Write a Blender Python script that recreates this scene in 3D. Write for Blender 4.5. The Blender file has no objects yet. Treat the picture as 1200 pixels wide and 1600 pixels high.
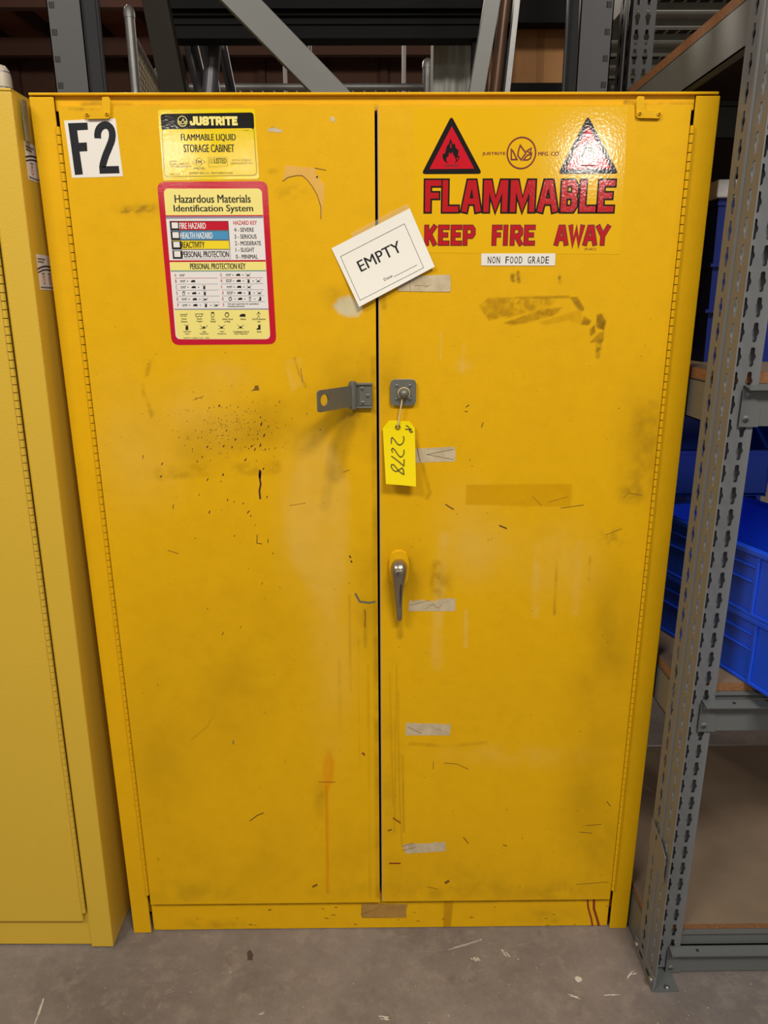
import bpy, bmesh, math, random
import numpy as np
from mathutils import Vector, Matrix, Euler

random.seed(7)
SC = bpy.context.scene
COL = SC.collection

# ------------------------------------------------------------------ camera
CAM_F = 1116.24
CAM_LOC = (0.0003, -1.2648, 1.3302)
CAM_ROT = (1.2905, 0.0037, -0.0089)
cam_d = bpy.data.cameras.new('camera')
cam = bpy.data.objects.new('camera', cam_d)
COL.objects.link(cam)
cam.location = CAM_LOC
cam.rotation_euler = CAM_ROT
cam_d.sensor_fit = 'VERTICAL'
cam_d.sensor_height = 24.0
cam_d.lens = CAM_F / 1600.0 * 24.0
cam_d.clip_start = 0.05
cam_d.clip_end = 100
SC.camera = cam

# ------------------------------------------------------------------ world, lights, exposure
SC.view_settings.view_transform = 'Standard'
SC.view_settings.look = 'None'
SC.view_settings.exposure = 0.10
SC.view_settings.gamma = 1.0
w = bpy.data.worlds.new('world')
SC.world = w
w.use_nodes = True
bg = w.node_tree.nodes['Background']
bg.inputs[0].default_value = (1.0, 0.93, 0.84, 1)
bg.inputs[1].default_value = 0.22


def area(name, loc, target, sx, sy, power, color=(1, 0.93, 0.84), spread=180):
    d = bpy.data.lights.new(name, 'AREA')
    d.shape = 'RECTANGLE'
    d.size, d.size_y = sx, sy
    d.energy = power
    d.color = color
    d.spread = math.radians(spread)
    o = bpy.data.objects.new(name, d)
    COL.objects.link(o)
    o.location = loc
    o.rotation_euler = (Vector(target) - Vector(loc)).to_track_quat('-Z', 'Y').to_euler()
    return o


# two rows of aisle lamps above and behind the photographer
area('aisle_lamp', (-1.9, -2.3, 3.6), (-0.2, 0, 0.9), 1.1, 0.5, 54)
area('aisle_lamp', (0.88, -2.5, 3.7), (0.1, 0, 0.9), 1.1, 0.5, 78)
# two far high-bay lamps further down the aisle, whose glare shows on the glossy stickers
area('far_high_bay_lamp', (2.86, -9.3, 3.28), (0.3, 0, 1.5), 0.36, 0.30, 28)
area('far_high_bay_lamp', (-2.77, -9.3, 3.31), (-0.3, 0, 1.5), 0.24, 0.24, 17)
area('far_high_bay_lamp', (-1.70, -9.3, 3.08), (-0.2, 0, 1.5), 0.18, 0.16, 8)
# warehouse lamp beyond the racks
area('rear_high_bay_lamp', (-4.0, 6.0, 5.6), (-4.0, 6.0, 0), 1.2, 0.5, 60)


def point_fill(name, loc, power, r=0.2):
    d = bpy.data.lights.new(name, 'POINT')
    d.energy = power
    d.color = (1, 0.88, 0.74)
    d.shadow_soft_size = r
    o = bpy.data.objects.new(name, d)
    COL.objects.link(o)
    o.location = loc


point_fill('rear_ceiling_fill', (-3.0, 7.5, 5.4), 480)  # unseen point lights added to brighten the ceiling and back wall
point_fill('rear_ceiling_fill', (4.0, 9.0, 5.6), 320)

# ------------------------------------------------------------------ pixel <-> place
_CR = np.array(Euler(CAM_ROT, 'XYZ').to_matrix())
_CC = np.array(CAM_LOC)


def at(px, py, axis, val):
    d = _CR @ np.array([(px - 600) / CAM_F, (800 - py) / CAM_F, -1.0])
    t = (val - _CC[axis]) / d[axis]
    return _CC + t * d


def P(px, py, y=0.0):
    q = at(px, py, 1, y)
    return (q[0], q[2])


def to_px(X, Y, Z):
    q = np.stack([X - _CC[0], Y - _CC[1], Z - _CC[2]], -1) @ _CR
    return 600 + CAM_F * q[..., 0] / -q[..., 2], 800 - CAM_F * q[..., 1] / -q[..., 2]


# ------------------------------------------------------------------ materials
def srgb(r, g, b):
    f = lambda c: (c / 255) / 12.92 if c / 255 <= 0.04045 else ((c / 255 + 0.055) / 1.055) ** 2.4
    return (f(r), f(g), f(b), 1)


MATS = {}


def mat(name, color, rough=0.5, metal=0.0, noise=0.0, nscale=12.0, dark=None, bump=0.0, bscale=80.0,
        attr=None, spec=0.5, alpha=1.0, stretch=(1, 1, 1), coat=0.0, grain=0.0):
    if name in MATS:
        return MATS[name]
    m = bpy.data.materials.new(name)
    m.use_nodes = True
    nt = m.node_tree
    b = nt.nodes['Principled BSDF']
    b.inputs['Roughness'].default_value = rough
    b.inputs['Metallic'].default_value = metal
    b.inputs['Specular IOR Level'].default_value = spec
    b.inputs['Alpha'].default_value = alpha
    b.inputs['Coat Weight'].default_value = coat
    col = None
    rgb = nt.nodes.new('ShaderNodeRGB')
    rgb.outputs[0].default_value = color if len(color) == 4 else (*color, 1)
    col = rgb.outputs[0]
    tc = nt.nodes.new('ShaderNodeTexCoord')
    mp = nt.nodes.new('ShaderNodeMapping')
    mp.inputs['Scale'].default_value = stretch
    nt.links.new(tc.outputs['Object'], mp.inputs[0])
    if noise > 0:
        n = nt.nodes.new('ShaderNodeTexNoise')
        n.inputs['Scale'].default_value = nscale
        n.inputs['Detail'].default_value = 7
        n.inputs['Roughness'].default_value = 0.65
        nt.links.new(mp.outputs[0], n.inputs['Vector'])
        r = nt.nodes.new('ShaderNodeMapRange')
        r.inputs[1].default_value = 0.35
        r.inputs[2].default_value = 0.7
        r.inputs[3].default_value = 0
        r.inputs[4].default_value = noise
        nt.links.new(n.outputs['Fac'], r.inputs[0])
        mx = nt.nodes.new('ShaderNodeMix')
        mx.data_type = 'RGBA'
        nt.links.new(r.outputs[0], mx.inputs[0])
        nt.links.new(col, mx.inputs[6])
        dk = dark if dark else tuple(c * 0.5 for c in color[:3])
        mx.inputs[7].default_value = (*dk[:3], 1)
        col = mx.outputs[2]
    if attr:
        a = nt.nodes.new('ShaderNodeAttribute')
        a.attribute_name = attr
        mx = nt.nodes.new('ShaderNodeMix')
        mx.data_type = 'RGBA'
        nt.links.new(a.outputs['Alpha'], mx.inputs[0])
        nt.links.new(col, mx.inputs[6])
        nt.links.new(a.outputs['Color'], mx.inputs[7])
        col = mx.outputs[2]
    if grain > 0:
        for sc, amt, lo, hi in ((34, grain, .42, .72), (170, grain * .8, .55, .75)):
            n = nt.nodes.new('ShaderNodeTexNoise')
            n.inputs['Scale'].default_value = sc
            n.inputs['Detail'].default_value = 6
            nt.links.new(mp.outputs[0], n.inputs['Vector'])
            r = nt.nodes.new('ShaderNodeMapRange')
            r.inputs[1].default_value, r.inputs[2].default_value = lo, hi
            r.inputs[3].default_value, r.inputs[4].default_value = 1.0, 1.0 - amt
            nt.links.new(n.outputs['Fac'], r.inputs[0])
            mx = nt.nodes.new('ShaderNodeMix')
            mx.data_type = 'RGBA'
            mx.blend_type = 'MULTIPLY'
            mx.inputs[0].default_value = 1.0
            nt.links.new(col, mx.inputs[6])
            nt.links.new(r.outputs[0], mx.inputs[7])
            col = mx.outputs[2]
    nt.links.new(col, b.inputs['Base Color'])
    if bump > 0:
        n2 = nt.nodes.new('ShaderNodeTexNoise')
        n2.inputs['Scale'].default_value = bscale
        n2.inputs['Detail'].default_value = 3
        nt.links.new(tc.outputs['Object'], n2.inputs['Vector'])
        bp = nt.nodes.new('ShaderNodeBump')
        bp.inputs['Strength'].default_value = bump
        bp.inputs['Distance'].default_value = 0.002
        nt.links.new(n2.outputs['Fac'], bp.inputs['Height'])
        nt.links.new(bp.outputs[0], b.inputs['Normal'])
    MATS[name] = m
    return m


YEL = (0.78, 0.435, 0.004, 1)
yellow = mat('yellow_paint', YEL, 0.42, noise=0.20, nscale=5, dark=(0.56, 0.30, 0.008), bump=0.10, bscale=240, spec=0.15, grain=0.045)
yellow_door = mat('yellow_door_paint', YEL, 0.40, noise=0.16, nscale=4.5, dark=(0.60, 0.32, 0.008), bump=0.08, bscale=240,
                  attr='stain_shade', spec=0.15, grain=0.045)
yellow_new = mat('lemon_yellow_paint', (0.68, 0.445, 0.040, 1), 0.36, noise=0.12, nscale=4, dark=(0.60, 0.38, 0.036), bump=0.18, bscale=260)
gap_black = mat('dark_gap', (0.012, 0.010, 0.008, 1), 0.8)
seal = mat('bare_edge', srgb(176, 150, 120), 0.5)
steel_grey = mat('grey_painted_steel', srgb(112, 115, 118), 0.42, noise=0.25, nscale=9, dark=srgb(94, 95, 95)[:3], bump=0.06, bscale=120)
steel_beam = mat('grey_beam_paint', srgb(98, 102, 102), 0.45, noise=0.25, nscale=7, dark=srgb(84, 86, 84)[:3])
rack_grey = mat('pallet_rack_grey', srgb(72, 74, 78), 0.5, spec=0.3, noise=0.15, nscale=6, dark=srgb(70, 72, 76)[:3])
hasp_grey = mat('hasp_grey', srgb(118, 118, 108), 0.38, metal=0.35, noise=0.3, nscale=60, dark=srgb(90, 90, 82)[:3])
zinc = mat('zinc_bolt', srgb(150, 150, 148), 0.35, metal=0.8, noise=0.3, nscale=90)
chrome = mat('worn_chrome', srgb(178, 168, 148), 0.24, metal=0.9, noise=0.35, nscale=40, dark=srgb(110, 100, 92)[:3])
chrome_dark = mat('worn_pot_metal', srgb(120, 112, 110), 0.35, metal=0.7)
white = mat('white_vinyl', srgb(232, 228, 220), 0.35, noise=0.1, nscale=20, dark=srgb(214, 208, 196)[:3])
paper = mat('white_paper', srgb(236, 234, 224), 0.6, noise=0.08, nscale=10, dark=srgb(222, 219, 206)[:3])
cream = mat('cream_print', srgb(240, 226, 130), 0.3)
cream_w = mat('white_print', srgb(230, 226, 222), 0.3)
black = mat('black_print', (0.012, 0.012, 0.013, 1), 0.45, spec=0.25)
blackmatt = mat('black_vinyl', (0.014, 0.015, 0.019, 1), 0.5, spec=0.2)
ink = mat('marker_ink', (0.03, 0.028, 0.015, 1), 0.5)
red = mat('red_print', srgb(196, 22, 36), 0.28)
red_gl = mat('red_gloss_print', srgb(200, 18, 38), 0.07, bump=0.04, bscale=260)
blk_gl = mat('black_gloss_print', (0.012, 0.011, 0.010, 1), 0.07, bump=0.04, bscale=260, spec=0.35)
darkred = mat('dark_red_print', srgb(112, 18, 18), 0.3)
redletter = mat('red_letter_print', srgb(186, 22, 30), 0.10, bump=0.05, bscale=230)
blue_p = mat('blue_print', srgb(62, 142, 190), 0.3)
yel_p = mat('yellow_print', srgb(240, 212, 10), 0.3)
bluegrey = mat('bluegrey_print', srgb(140, 140, 160), 0.3)
teal = mat('teal_print', srgb(110, 150, 140), 0.3)
lemon_label = mat('lemon_label', (0.84, 0.62, 0.003, 1), 0.06, bump=0.045, bscale=420, spec=0.4)
hm_red = mat('label_red', srgb(194, 24, 48), 0.10, bump=0.06, bscale=330, spec=0.3)
film = mat('clear_yellow_film', (0.79, 0.455, 0.003, 1), 0.09, noise=0.12, nscale=5, dark=(0.72, 0.40, 0.003), bump=0.04, bscale=230, spec=0.4)
tape_m = mat('dirty_masking_tape', srgb(206, 190, 158), 0.6, noise=0.55, nscale=38, dark=srgb(150, 128, 88)[:3])
tape_b = mat('brown_stained_tape', srgb(176, 134, 62), 0.6, noise=0.5, nscale=45, dark=srgb(128, 92, 40)[:3])
residue = mat('adhesive_residue', srgb(222, 172, 70), 0.55, noise=0.3, nscale=40, dark=srgb(200, 148, 50)[:3])
residue_edge = mat('adhesive_edge', srgb(120, 84, 20), 0.6)
clear_tape = mat('clear_tape', srgb(232, 224, 190), 0.25, alpha=0.22)
mark = mat('dark_paint_fleck', srgb(60, 34, 12), 0.6)
mark_soft = mat('brown_scuff', srgb(122, 84, 14), 0.6)
mark_grey = mat('grey_scuff', srgb(104, 100, 76), 0.6)
rust = mat('red_brown_drip', srgb(134, 56, 14), 0.5)
tag_y = mat('yellow_tag_card', (0.90, 0.71, 0.0, 1), 0.5, noise=0.1, nscale=9, dark=(0.82, 0.63, 0.0), spec=0.2)
string_m = mat('cotton_string', srgb(226, 206, 150), 0.8)
chip = mat('particle_board_edge', srgb(142, 102, 64), 0.8, noise=0.75, nscale=210, dark=srgb(104, 58, 24)[:3], bump=0.3, bscale=300)
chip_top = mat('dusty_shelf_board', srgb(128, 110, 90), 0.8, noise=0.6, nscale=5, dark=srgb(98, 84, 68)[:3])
chip_under_shade = mat('shaded_board_underside', srgb(66, 46, 40), 0.85, noise=0.3, nscale=9)  # particle board darkened to paint in the shade under the shelves
post_shade = mat('shaded_rear_post', srgb(32, 33, 35), 0.45, noise=0.3, nscale=14)  # rack steel with the rear post's shade put into the colour
blue_bin = mat('blue_plastic', srgb(28, 84, 228), 0.38, noise=0.12, nscale=10, dark=srgb(22, 68, 200)[:3])
blue_tote = mat('dark_blue_plastic', srgb(18, 38, 118), 0.5, spec=0.3)
lid_w = mat('translucent_white_lid', srgb(224, 222, 222), 0.25, noise=0.3, nscale=60, dark=srgb(180, 178, 178)[:3])
concrete = None
dark_steel = mat('dark_steel', srgb(20, 20, 20), 0.7, noise=0.3, nscale=8, spec=0.12)
olive_steel = mat('dark_olive_brace', srgb(36, 34, 30), 0.7, noise=0.2, nscale=20, spec=0.1)
galv = mat('galvanised_steel', srgb(138, 138, 136), 0.42, metal=0.55, noise=0.4, nscale=30, dark=srgb(104, 104, 104)[:3])
galv_dark = mat('dull_galvanised_tube', srgb(92, 92, 96), 0.38, metal=0.5)
wood_dark = mat('dark_red_wood', srgb(150, 94, 66), 0.8, noise=0.5, nscale=3, dark=srgb(116, 68, 48)[:3], stretch=(1, 6, 1))
joist_m = mat('dark_joist_wood', srgb(72, 44, 34), 0.8)
wall_m = mat('dark_brown_wall', srgb(88, 62, 48), 0.9, noise=0.4, nscale=1.5, dark=srgb(62, 42, 34)[:3])
cardboard = mat('brown_cardboard', srgb(158, 112, 66), 0.8, noise=0.3, nscale=9, dark=srgb(128, 88, 50)[:3], stretch=(1, 1, 4))
hardboard = mat('dark_hardboard', srgb(58, 38, 33), 0.8, noise=0.3, nscale=4)
plastic_wrap = mat('pale_grey_wrap', srgb(168, 170, 162), 0.5, noise=0.3, nscale=4, dark=srgb(130, 132, 124)[:3], stretch=(5, 5, 0.6))
rusty_brown = mat('brown_tube_paint', srgb(96, 70, 50), 0.35, metal=0.3, noise=0.5, nscale=14, dark=srgb(50, 34, 26)[:3])
mesh_wire = mat('chain_link_wire', srgb(190, 178, 148), 0.5, metal=0.2)
conduit_m = mat('pale_conduit', srgb(190, 188, 182), 0.5)


# ------------------------------------------------------------------ mesh builder
def root(name, label, cat, loc=(0, 0, 0), group=None):
    o = bpy.data.objects.new(name, None)
    o.empty_display_size = 0.05
    COL.objects.link(o)
    o.location = loc
    o['label'] = label
    o['category'] = cat
    if group:
        o['group'] = group
    return o


def ORG(o):
    while o.parent is not None:
        o = o.parent
    return Vector(o.location)


class MB:
    def __init__(self):
        self.v, self.f, self.mi, self.sm, self.mats = [], [], [], [], []

    def m(self, mt):
        if mt not in self.mats:
            self.mats.append(mt)
        return self.mats.index(mt)

    def add(self, verts, faces, mt, smooth=False):
        b = len(self.v)
        self.v += [tuple(map(float, p)) for p in verts]
        k = self.m(mt)
        for f in faces:
            self.f.append(tuple(b + i for i in f))
            self.mi.append(k)
            self.sm.append(smooth)

    def poly(self, pts, mt):
        self.add(pts, [tuple(range(len(pts)))], mt)

    def box(self, x0, x1, y0, y1, z0, z1, mt):
        v = [(x0, y0, z0), (x1, y0, z0), (x1, y1, z0), (x0, y1, z0), (x0, y0, z1), (x1, y0, z1), (x1, y1, z1), (x0, y1, z1)]
        self.add(v, [(0, 3, 2, 1), (4, 5, 6, 7), (0, 1, 5, 4), (1, 2, 6, 5), (2, 3, 7, 6), (3, 0, 4, 7)], mt)

    def obox(self, c, ax, ay, az, mt):
        c, ax, ay, az = Vector(c), Vector(ax), Vector(ay), Vector(az)
        v = [c + sx * ax + sy * ay + sz * az for sz in (-1, 1) for sx, sy in ((-1, -1), (1, -1), (1, 1), (-1, 1))]
        self.add(v, [(0, 3, 2, 1), (4, 5, 6, 7), (0, 1, 5, 4), (1, 2, 6, 5), (2, 3, 7, 6), (3, 0, 4, 7)], mt)

    def prism(self, pts3, off, mt, smooth=False):
        n = len(pts3)
        off = Vector(off)
        a = [Vector(p) for p in pts3]
        self.add(a + [p + off for p in a],
                 [tuple(range(n)), tuple(range(2 * n - 1, n - 1, -1))] + [(i, (i + 1) % n, n + (i + 1) % n, n + i) for i in range(n)], mt, smooth)

    def tube(self, path, r, mt, seg=10, caps=True):
        path = [Vector(p) for p in path]
        rr = r if isinstance(r, (list, tuple)) else [r] * len(path)
        rings = []
        up = None
        for i, p in enumerate(path):
            d = (path[min(i + 1, len(path) - 1)] - path[max(i - 1, 0)]).normalized()
            if up is None:
                up = Vector((0, 0, 1)) if abs(d.z) < 0.9 else Vector((1, 0, 0))
            s = d.cross(up).normalized()
            t = s.cross(d).normalized()
            up = t
            rings.append([p + rr[i] * (math.cos(2 * math.pi * k / seg) * s + math.sin(2 * math.pi * k / seg) * t) for k in range(seg)])
        v = [q for g in rings for q in g]
        f = []
        for i in range(len(path) - 1):
            for k in range(seg):
                f.append((i * seg + k, i * seg + (k + 1) % seg, (i + 1) * seg + (k + 1) % seg, (i + 1) * seg + k))
        self.add(v, f, mt, True)
        if caps:
            self.add(rings[0], [tuple(range(seg - 1, -1, -1))], mt)
            self.add(rings[-1], [tuple(range(seg))], mt)

    def lathe(self, c, axis, prof, mt, seg=24):
        """prof: list of (distance along axis, radius)"""
        c, ax = Vector(c), Vector(axis).normalized()
        self.tube([c + ax * d for d, _ in prof], [max(r, 1e-5) for _, r in prof], mt, seg)

    def build(self, name, parent=None, origin=None, bevel=0.0, solid=0.0, seg=2):
        og = Vector(origin) if origin is not None else (ORG(parent) if parent is not None else Vector((0, 0, 0)))
        me = bpy.data.meshes.new(name)
        me.from_pydata([(p[0] - og.x, p[1] - og.y, p[2] - og.z) for p in self.v], [], self.f)
        for mt in self.mats:
            me.materials.append(mt)
        me.polygons.foreach_set('material_index', self.mi)
        me.polygons.foreach_set('use_smooth', self.sm)
        me.update()
        o = bpy.data.objects.new(name, me)
        COL.objects.link(o)
        if parent is not None:
            o.parent = parent
        elif origin is not None:
            o.location = og
        if solid:
            md = o.modifiers.new('thickness', 'SOLIDIFY')
            md.thickness = solid
            md.offset = 0
        if bevel:
            md = o.modifiers.new('edge', 'BEVEL')
            md.width = bevel
            md.segments = seg
            md.limit_method = 'ANGLE'
            md.angle_limit = math.radians(50)
            md.harden_normals = False
        return o


def tag(o, label, cat, group=None, kind=None):
    if label:
        o['label'] = label
    if cat:
        o['category'] = cat
    if group:
        o['group'] = group
    if kind:
        o['kind'] = kind
    return o


# ------------------------------------------------------------------ flat printing helpers
_tc = {}


def text_mesh(s, bold):
    key = (s, bold)
    if key in _tc:
        return _tc[key]
    cu = bpy.data.curves.new('t', 'FONT')
    cu.body = s
    cu.size = 1
    cu.resolution_u = 3
    o = bpy.data.objects.new('t', cu)
    COL.objects.link(o)
    bpy.context.view_layer.update()
    me = bpy.data.meshes.new_from_object(o.evaluated_get(bpy.context.evaluated_depsgraph_get()))
    v = np.array([(q.co.x, q.co.y) for q in me.vertices]).reshape(-1, 2)
    f = [tuple(p.vertices) for p in me.polygons]
    lo, hi = v.min(0), v.max(0)
    v = (v - lo) / np.maximum(hi - lo, 1e-6)
    bpy.data.objects.remove(o)
    bpy.data.curves.remove(cu)
    bpy.data.meshes.remove(me)
    _tc[key] = (v, f)
    return v, f


def ribbon2(pts, wd, closed=False, cap=True, lim=2.2):
    """polyline -> list of quads (2-D) with mitred joints"""
    p = [np.array(q, float) for q in pts]
    n = len(p)
    h = wd / 2
    if closed:
        nb = lambda i: (p[(i - 1) % n], p[(i + 1) % n])
    if cap and not closed:
        d0 = (p[1] - p[0]) / np.linalg.norm(p[1] - p[0])
        d1 = (p[-1] - p[-2]) / np.linalg.norm(p[-1] - p[-2])
        p[0] = p[0] - d0 * h
        p[-1] = p[-1] + d1 * h
    L, R = [], []
    for i in range(n):
        if closed or 0 < i < n - 1:
            a, b = p[(i - 1) % n], p[(i + 1) % n]
            d0 = (p[i] - a) / (np.linalg.norm(p[i] - a) + 1e-12)
            d1 = (b - p[i]) / (np.linalg.norm(b - p[i]) + 1e-12)
            n0, n1 = np.array([-d0[1], d0[0]]), np.array([-d1[1], d1[0]])
            mt = n0 + n1
            ln = np.linalg.norm(mt)
            mt = n0 if ln < 1e-6 else mt / ln
            k = min(1 / max(abs(mt @ n0), 1e-3), lim)
            off = mt * h * k
        else:
            d = (p[1] - p[0]) if i == 0 else (p[-1] - p[-2])
            d = d / (np.linalg.norm(d) + 1e-12)
            off = np.array([-d[1], d[0]]) * h
        L.append(p[i] + off)
        R.append(p[i] - off)
    m = n if closed else n - 1
    return [[L[i], R[i], R[(i + 1) % n], L[(i + 1) % n]] for i in range(m)]


GL = {
    'F': [[(0, 0), (0, 1), (1, 1)], [(0, .52), (.78, .52)]],
    'L': [[(0, 1), (0, 0), (1, 0)]],
    'A': [[(0, 0), (.36, 1), (.64, 1), (1, 0)], [(.16, .3), (.84, .3)]],
    'M': [[(0, 0), (0, 1), (.14, 1), (.5, .14), (.86, 1), (1, 1), (1, 0)]],
    'B': [[(0, 0), (0, 1), (.8, 1), (1, .86), (1, .64), (.85, .52), (1, .4), (1, .14), (.8, 0), (0, 0), (0, .2)], [(0, .52), (.85, .52)]],
    'E': [[(1, 1), (0, 1), (0, 0), (1, 0)], [(0, .52), (.8, .52)]],
    'K': [[(0, 0), (0, 1)], [(1, 1), (.12, .42)], [(.36, .6), (1, 0)]],
    'P': [[(0, 0), (0, 1), (.8, 1), (1, .86), (1, .58), (.8, .44), (0, .44)]],
    'R': [[(0, 0), (0, 1), (.8, 1), (1, .86), (1, .58), (.8, .44), (0, .44)], [(.5, .44), (1, 0)]],
    'I': [[(.5, 0), (.5, 1)]],
    'W': [[(0, 1), (.24, 0), (.5, .85), (.76, 0), (1, 1)]],
    'Y': [[(0, 1), (.5, .45), (1, 1)], [(.5, .45), (.5, 0)]],
    'J': [[(1, 1), (1, .15), (.82, 0), (.15, 0), (0, .15), (0, .28)]],
    'U': [[(0, 1), (0, .15), (.18, 0), (.82, 0), (1, .15), (1, 1)]],
    'S': [[(1, .8), (1, .86), (.85, 1), (.15, 1), (0, .86), (0, .64), (.15, .52), (.85, .48), (1, .36), (1, .14), (.85, 0), (.15, 0), (0, .14), (0, .2)]],
    'T': [[(0, 1), (1, 1)], [(.5, 1), (.5, 0)]],
}


class Print(MB):
    """flat sheet and its printing on a plane y = const; coordinates are taken on that plane"""

    def __init__(self, y, conv=lambda a, b: (a, b), X=None):
        super().__init__()
        self.y, self.c, self.lv = y, conv, 0
        self.X = X  # optional own 2-D -> 3-D map

    def _p3(self, q, lift):
        if self.X:
            return self.X(q[0], q[1], lift)
        return (q[0], self.y - lift, q[1])

    def _m(self, a, b):
        return P(*self.c(a, b), self.y) if not self.X else (a, b)

    def sheet(self, pts, mt, th=0.0004):
        q = [self._m(*p) for p in pts]
        a = [Vector(self._p3(p, 0)) for p in q]
        b = Vector(self._p3(q[0], -th)) - a[0]
        self.prism(a, b, mt)

    def pg(self, pts, mt, lift):
        self.poly([self._p3(self._m(*p), lift * 1e-4) for p in pts], mt)

    def met(self, pts, mt, lift):
        self.poly([self._p3(p, lift * 1e-4) for p in pts], mt)

    def line(self, pts, wd, mt, lift, closed=False, cap=True):
        for k, q in enumerate(ribbon2([self._m(*p) for p in pts], wd, closed, cap)):
            self.met(q, mt, lift + .03 * (k % 9))

    def frame(self, L, R, T, B):
        xm, ym = (L + R) / 2, (T + B) / 2
        x0, x1 = self._m(L, ym)[0], self._m(R, ym)[0]
        z0, z1 = self._m(xm, B)[1], self._m(xm, T)[1]
        return x0, x1, z0, z1

    def rect(self, L, R, T, B, mt, lift):
        x0, x1, z0, z1 = self.frame(L, R, T, B)
        self.met([(x0, z0), (x1, z0), (x1, z1), (x0, z1)], mt, lift)

    def text(self, s, L, R, T, B, mt, lift, bold=0.02, shear=0.0):
        x0, x1, z0, z1 = self.frame(L, R, T, B)
        v, f = text_mesh(s, 0)
        e = bold * (z1 - z0) * 0.8
        n = 1 if bold <= 0 else 3
        for k in range(n):
            o = e * (k - (n - 1) / 2)
            self.add([self._p3((x0 + e + (x1 - x0 - 2 * e) * a + o + shear * (z1 - z0) * b, z0 + (z1 - z0) * b), lift * 1e-4 + k * 6e-6) for a, b in v], f, mt)

    def textq(self, s, BL, BR, TL, mt, lift, bold=0.02):
        a, b, c = (np.array(self._m(*q)) for q in (BL, BR, TL))
        v, f = text_mesh(s, 0)
        for k in (-1, 0, 1):
            e = (b - a) / np.linalg.norm(b - a) * np.linalg.norm(c - a) * bold * k
            self.add([self._p3(a + e + (b - a) * u + (c - a) * t, lift * 1e-4 + k * 6e-6) for u, t in v], f, mt)

    def glyph(self, ch, L, R, T, B, w_out, m_out, w_in=0, m_in=None, lift=3):
        x0, x1, z0, z1 = self.frame(L, R, T, B)
        h = w_out / 2
        x0, x1, z0, z1 = x0 + h, x1 - h, z0 + h, z1 - h
        for wd, mt, lf in ((w_out, m_out, lift), (w_in, m_in, lift + 1.2)):
            if mt is None:
                continue
            k = 0
            for st in GL[ch]:
                for q in ribbon2([(x0 + (x1 - x0) * a, z0 + (z1 - z0) * b) for a, b in st], wd):
                    self.met(q, mt, lf + 0.05 * k)
                    k += 1

    def ring(self, cx, cy, r, wd, mt, lift, n=40):
        c = self._m(cx, cy)
        for q in ribbon2([(c[0] + r * math.cos(t * 2 * math.pi / n), c[1] + r * math.sin(t * 2 * math.pi / n)) for t in range(n)], wd, True):
            self.met(q, mt, lift)

    def disc(self, cx, cy, r, mt, lift, n=28):
        c = self._m(cx, cy)
        self.met([(c[0] + r * math.cos(t * 2 * math.pi / n), c[1] + r * math.sin(t * 2 * math.pi / n)) for t in range(n)], mt, lift)


def rquad(c, r, n=5):
    """corner-rounded polygon"""
    out = []
    m = len(c)
    for i in range(m):
        a, b, d = (np.array(c[(i - 1) % m], float), np.array(c[i], float), np.array(c[(i + 1) % m], float))
        u, v = (a - b) / np.linalg.norm(a - b), (d - b) / np.linalg.norm(d - b)
        p, q = b + u * r, b + v * r
        for k in range(n + 1):
            t = k / n
            out.append(tuple((1 - t) ** 2 * p + 2 * t * (1 - t) * b + t * t * q))
    return out


# ------------------------------------------------------------------ value noise (numpy) for stain edges
def vnoise(x, y, scale, seed=0):
    rng = np.random.RandomState(seed)
    g = rng.rand(257, 257)
    out = np.zeros_like(x)
    amp, tot = 1.0, 0.0
    for o in range(4):
        u, v = x / scale * 2 ** o + 13.7 * o, y / scale * 2 ** o + 7.3 * o
        i, j = np.floor(u).astype(int), np.floor(v).astype(int)
        a, b = u - i, v - j
        a, b = a * a * (3 - 2 * a), b * b * (3 - 2 * b)
        i0, j0, i1, j1 = i % 257, j % 257, (i + 1) % 257, (j + 1) % 257
        out += amp * ((g[i0, j0] * (1 - a) + g[i1, j0] * a) * (1 - b) + (g[i0, j1] * (1 - a) + g[i1, j1] * a) * b)
        tot += amp
        amp *= 0.55
    return out / tot


def seg_dist(X, Y, pts):
    d = np.full(X.shape, 1e9)
    for (x0, y0), (x1, y1) in zip(pts[:-1], pts[1:]):
        dx, dy = x1 - x0, y1 - y0
        t = np.clip(((X - x0) * dx + (Y - y0) * dy) / (dx * dx + dy * dy + 1e-9), 0, 1)
        d = np.minimum(d, np.hypot(X - x0 - t * dx, Y - y0 - t * dy))
    return d


def inside(X, Y, pts):
    r = np.zeros(X.shape, bool)
    n = len(pts)
    for i in range(n):
        (x0, y0), (x1, y1) = pts[i], pts[(i + 1) % n]
        c = ((y0 > Y) != (y1 > Y)) & (X < (x1 - x0) * (Y - y0) / (y1 - y0 + 1e-12) + x0)
        r ^= c
    return r


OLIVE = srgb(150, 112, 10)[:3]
DIRT_SHADE = srgb(104, 80, 22)[:3]  # dirt, also used for shadows painted on the doors and bottom rail
PALE = srgb(226, 184, 84)[:3]
WARM = srgb(226, 168, 30)[:3]
ORNG = srgb(226, 146, 0)[:3]
GRYW = srgb(206, 202, 172)[:3]
BRN = srgb(120, 78, 12)[:3]


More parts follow.
